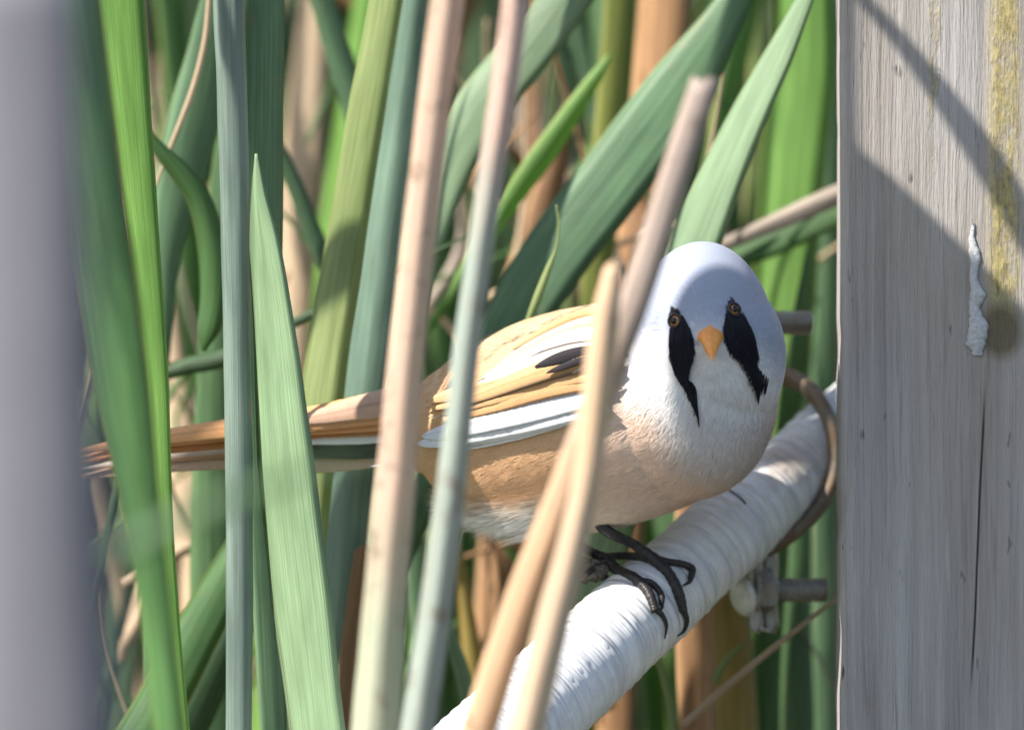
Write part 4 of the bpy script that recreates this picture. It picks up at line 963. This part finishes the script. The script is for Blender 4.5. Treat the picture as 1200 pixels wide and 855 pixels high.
def tail():
    tv = empty('tail', tuple(P(510, 490, .004))); tv.parent = BIRD; tv.matrix_parent_inverse = Matrix.Translation(-BIRD.location)
    def f(pts, ws, c, **k):
        o = feather('tail_feather', pts, ws, c, None, **k, barbs=110); o.parent = tv; o.matrix_parent_inverse = Matrix.Translation(-Vector(tv.location)); return o
    f([(545, 505, .004), (440, 528, .006), (360, 538, .007), (268, 537, .008), (160, 548, .009), (78, 561, .010)], [34, 36, 32, 26, 16, 6], (.60, .42, .30))
    f([(500, 505, .0045), (360, 524, .0065), (268, 528, .0075), (170, 538, .0085), (90, 550, .009)], [20, 20, 17, 12, 4], (.78, .70, .60), edge=(.5, .3, .18), edge_side=-1)
    f([(545, 500, .003), (440, 520, .005), (360, 524, .006), (300, 530, .007), (250, 536, .008)], [34, 32, 26, 14, 4], (.03, .025, .03), edge=(.75, .72, .68), edge_side=1)
    f([(545, 492, .002), (440, 507, .004), (360, 512, .005), (310, 517, .006), (255, 524, .007)], [26, 24, 18, 10, 3], WHITE, edge=(.3, .3, .4), edge_side=1)
    f([(545, 486, .001), (440, 497, .003), (360, 503, .004), (268, 515, .005), (180, 527, .006), (84, 543, .007)], [30, 26, 22, 20, 13, 6], (.52, .22, .09))
    f([(545, 480, .000), (440, 489, .002), (360, 497, .003), (268, 507, .004), (180, 519, .005), (90, 536, .006)], [34, 32, 26, 20, 13, 6], RUF)
    f([(548, 470, -.001), (460, 474, .0005), (360, 490, .002), (268, 501, .003), (180, 513, .004), (82, 530, .005)], [46, 44, 32, 25, 18, 8], (.78, .42, .20))
    f([(560, 462, -.002), (500, 466, -.001), (440, 473, .000), (380, 486, .0012), (330, 495, .002)], [40, 40, 36, 22, 8], (.66, .43, .31))
tail()

# legs and feet
def scaly():
    t = NT('scaly_leg'); uv = t.new('ShaderNodeUVMap').outputs[0]; n = t.noise(uv, 1, 3, .6, sx=3, sy=9); n2 = t.noise(t.new('ShaderNodeTexCoord').outputs['Object'], 900, 4, .6)
    t.l(t.ramp(n, [(.3, (.010, .009, .010)), (.7, (.045, .038, .036))]), t.b.inputs['Base Color']); t.b.inputs['Roughness'].default_value = .42
    nb = t.bump(n, .9, .0004); nb = t.bump(n2, .4, .0002, nb); t.l(nb, t.b.inputs['Normal']); return t.m
SC = scaly()
def legpart(name, pts, rads, parent):
    c = catmull([(*p, r) for p, r in zip(pts, rads)], 12); V, F = tube(None, [a[:3] for a in c], [a[3] * (1 + .045 * math.sin(i * 1.5)) for i, a in enumerate(c)], SC, None, 12)
    cap = mesh(name, V, F, True, [(0.5 * (k % 12) / 12, (k // 12) * .08) for k in range(len(V))]); return cap
def G(px, py, lift=.0011): return P(px, py, pipe_front(px, py) - lift)
def leg(tars, toes, r0):
    V0 = None; me = legpart('leg', [t[:3] for t in tars], [t[3] for t in tars], None); o = link('leg', me, BIRD, [SC])
    for pts, rads, claw in toes:
        m = legpart('toe', pts, rads, None); tt = link('toe', m, None, [SC]); tt.parent = o; tt.matrix_parent_inverse = Matrix.Identity(4) @ Matrix.Translation(-BIRD.location) if False else Matrix.Translation(Vector((0, 0, 0)))
        tt.matrix_parent_inverse = o.matrix_world.inverted() if False else Matrix.Identity(4)
        TOES.append((tt, o))
        if claw: 
            m = legpart('claw', claw[0], claw[1], None); cc = link('claw', m, None, [SC]); cc.parent = o; cc.matrix_parent_inverse = Matrix.Identity(4); TOES.append((cc, o))
TOES = []
mm = .001
j1 = G(768, 656, .0016); j2 = G(712, 655, .0014)
a0 = P(690, 598, -.004)
leg([(*a0, 1.5 * mm), (*P(712, 622, -.0065), 1.15 * mm), (*P(742, 637, j1.y - .0005), 1.0 * mm), (*j1, 1.25 * mm)], [
    ([j1, G(784, 672), G(795, 694), G(801, 716)], [1.25 * mm, 1.05 * mm, 1.1 * mm, .85 * mm], ([G(800, 712), G(805, 726, .0012), G(802, 738, .001), G(794, 745, .0002)], [.75 * mm, .5 * mm, .35 * mm, .12 * mm])),
    ([j1, G(783, 658), G(798, 660), G(811, 666), G(809, 678)], [1.1 * mm, .75 * mm, .7 * mm, .75 * mm, .55 * mm], ([G(811, 674), G(808, 681), G(800, 686, .0003)], [.55 * mm, .4 * mm, .12 * mm])),
    ([j1, G(748, 652), G(728, 651), G(706, 652)], [1.1 * mm, .85 * mm, .8 * mm, .7 * mm], None)], 1)
a0 = P(660, 612, .004)
leg([(*a0, 1.5 * mm), (*P(676, 636, -.002), 1.0 * mm), (*P(694, 647, j2.y), .95 * mm), (*j2, 1.15 * mm)], [
    ([j2, G(724, 668), G(744, 677), G(760, 694), G(768, 716)], [1.15 * mm, 1.1 * mm, 1.05 * mm, 1.0 * mm, .8 * mm], ([G(768, 712), G(777, 722, .0012), G(781, 733, .001), G(779, 748, .0002)], [.75 * mm, .5 * mm, .35 * mm, .12 * mm])),
    ([G(750, 680), G(765, 684), G(775, 697), G(775, 708)], [.8 * mm, .7 * mm, .65 * mm, .5 * mm], ([G(775, 705), G(776, 711), G(773, 717, .0002)], [.45 * mm, .3 * mm, .1 * mm])),
    ([j2, G(700, 662), G(688, 672)], [1.1 * mm, .85 * mm, .6 * mm], None)], 1)
bpy.context.view_layer.update()
for c, p in TOES: c.matrix_parent_inverse = p.matrix_world.inverted()

# small grime on the pipe under the feet, and a bit of dry rootlet
def crumb():
    V = []; F = []; c = G(690, 668, 0); K = 22
    for i in range(K):
        for j in range(12):
            th = math.pi * i / (K - 1); ph = 2 * math.pi * j / 12; d = Vector((math.sin(th) * math.cos(ph), math.sin(th) * math.sin(ph), math.cos(th)))
            r = 1 + .5 * mnoise.noise(d * 2.5 + Vector((3, 1, 0))) + .2 * mnoise.noise(d * 7); V.append(c + Vector((d.x * .0042 * r, d.y * .002 * r + .0012, d.z * .0022 * r)))
    for i in range(K - 1):
        for j in range(12): F.append((i * 12 + j, i * 12 + (j + 1) % 12, (i + 1) * 12 + (j + 1) % 12, (i + 1) * 12 + j))
    t = NT('dried_mud'); tc = t.new('ShaderNodeTexCoord').outputs['Object']; n = t.noise(tc, 1200, 5, .7)
    t.l(t.ramp(n, [(.35, (.06, .045, .03)), (.65, (.30, .25, .2))]), t.b.inputs['Base Color']); t.b.inputs['Roughness'].default_value = .9; t.l(t.bump(n, 1, .0006), t.b.inputs['Normal'])
    o = link('mud_clod', mesh('mud_clod', V, F), None, [t.m]); tag(o, 'small brown clod of mud on the pipe behind the left foot', 'mud')
    o = tube('rootlet', catmull([G(830, 562, .0002), G(842, 568, .0004), G(856, 575, .0003), G(868, 583, .0003), G(874, 590, .0002)], 5), .00016, SC, None, 6); tag(o, 'tiny dark rootlet stuck to the white pipe right of the breast', 'rootlet')
crumb()

# background leaves that would share a description are told apart by their order from the left
by = {}
for o_, px_ in BG: by.setdefault(o_['label'], []).append((px_, o_))
for lab, lst in by.items():
    if len(lst) < 2: continue
    lst.sort(key=lambda a: a[0]); m_ = len(lst)
    nm_ = {2: ['left', 'right'], 3: ['leftmost', 'middle', 'rightmost']}.get(m_) or ['leftmost'] + ['second', 'third', 'fourth', 'fifth', 'sixth', 'seventh', 'eighth'][:m_ - 2] + ['rightmost']
    for (px_, o_), q_ in zip(lst, nm_): o_['label'] = q_ + ' ' + lab
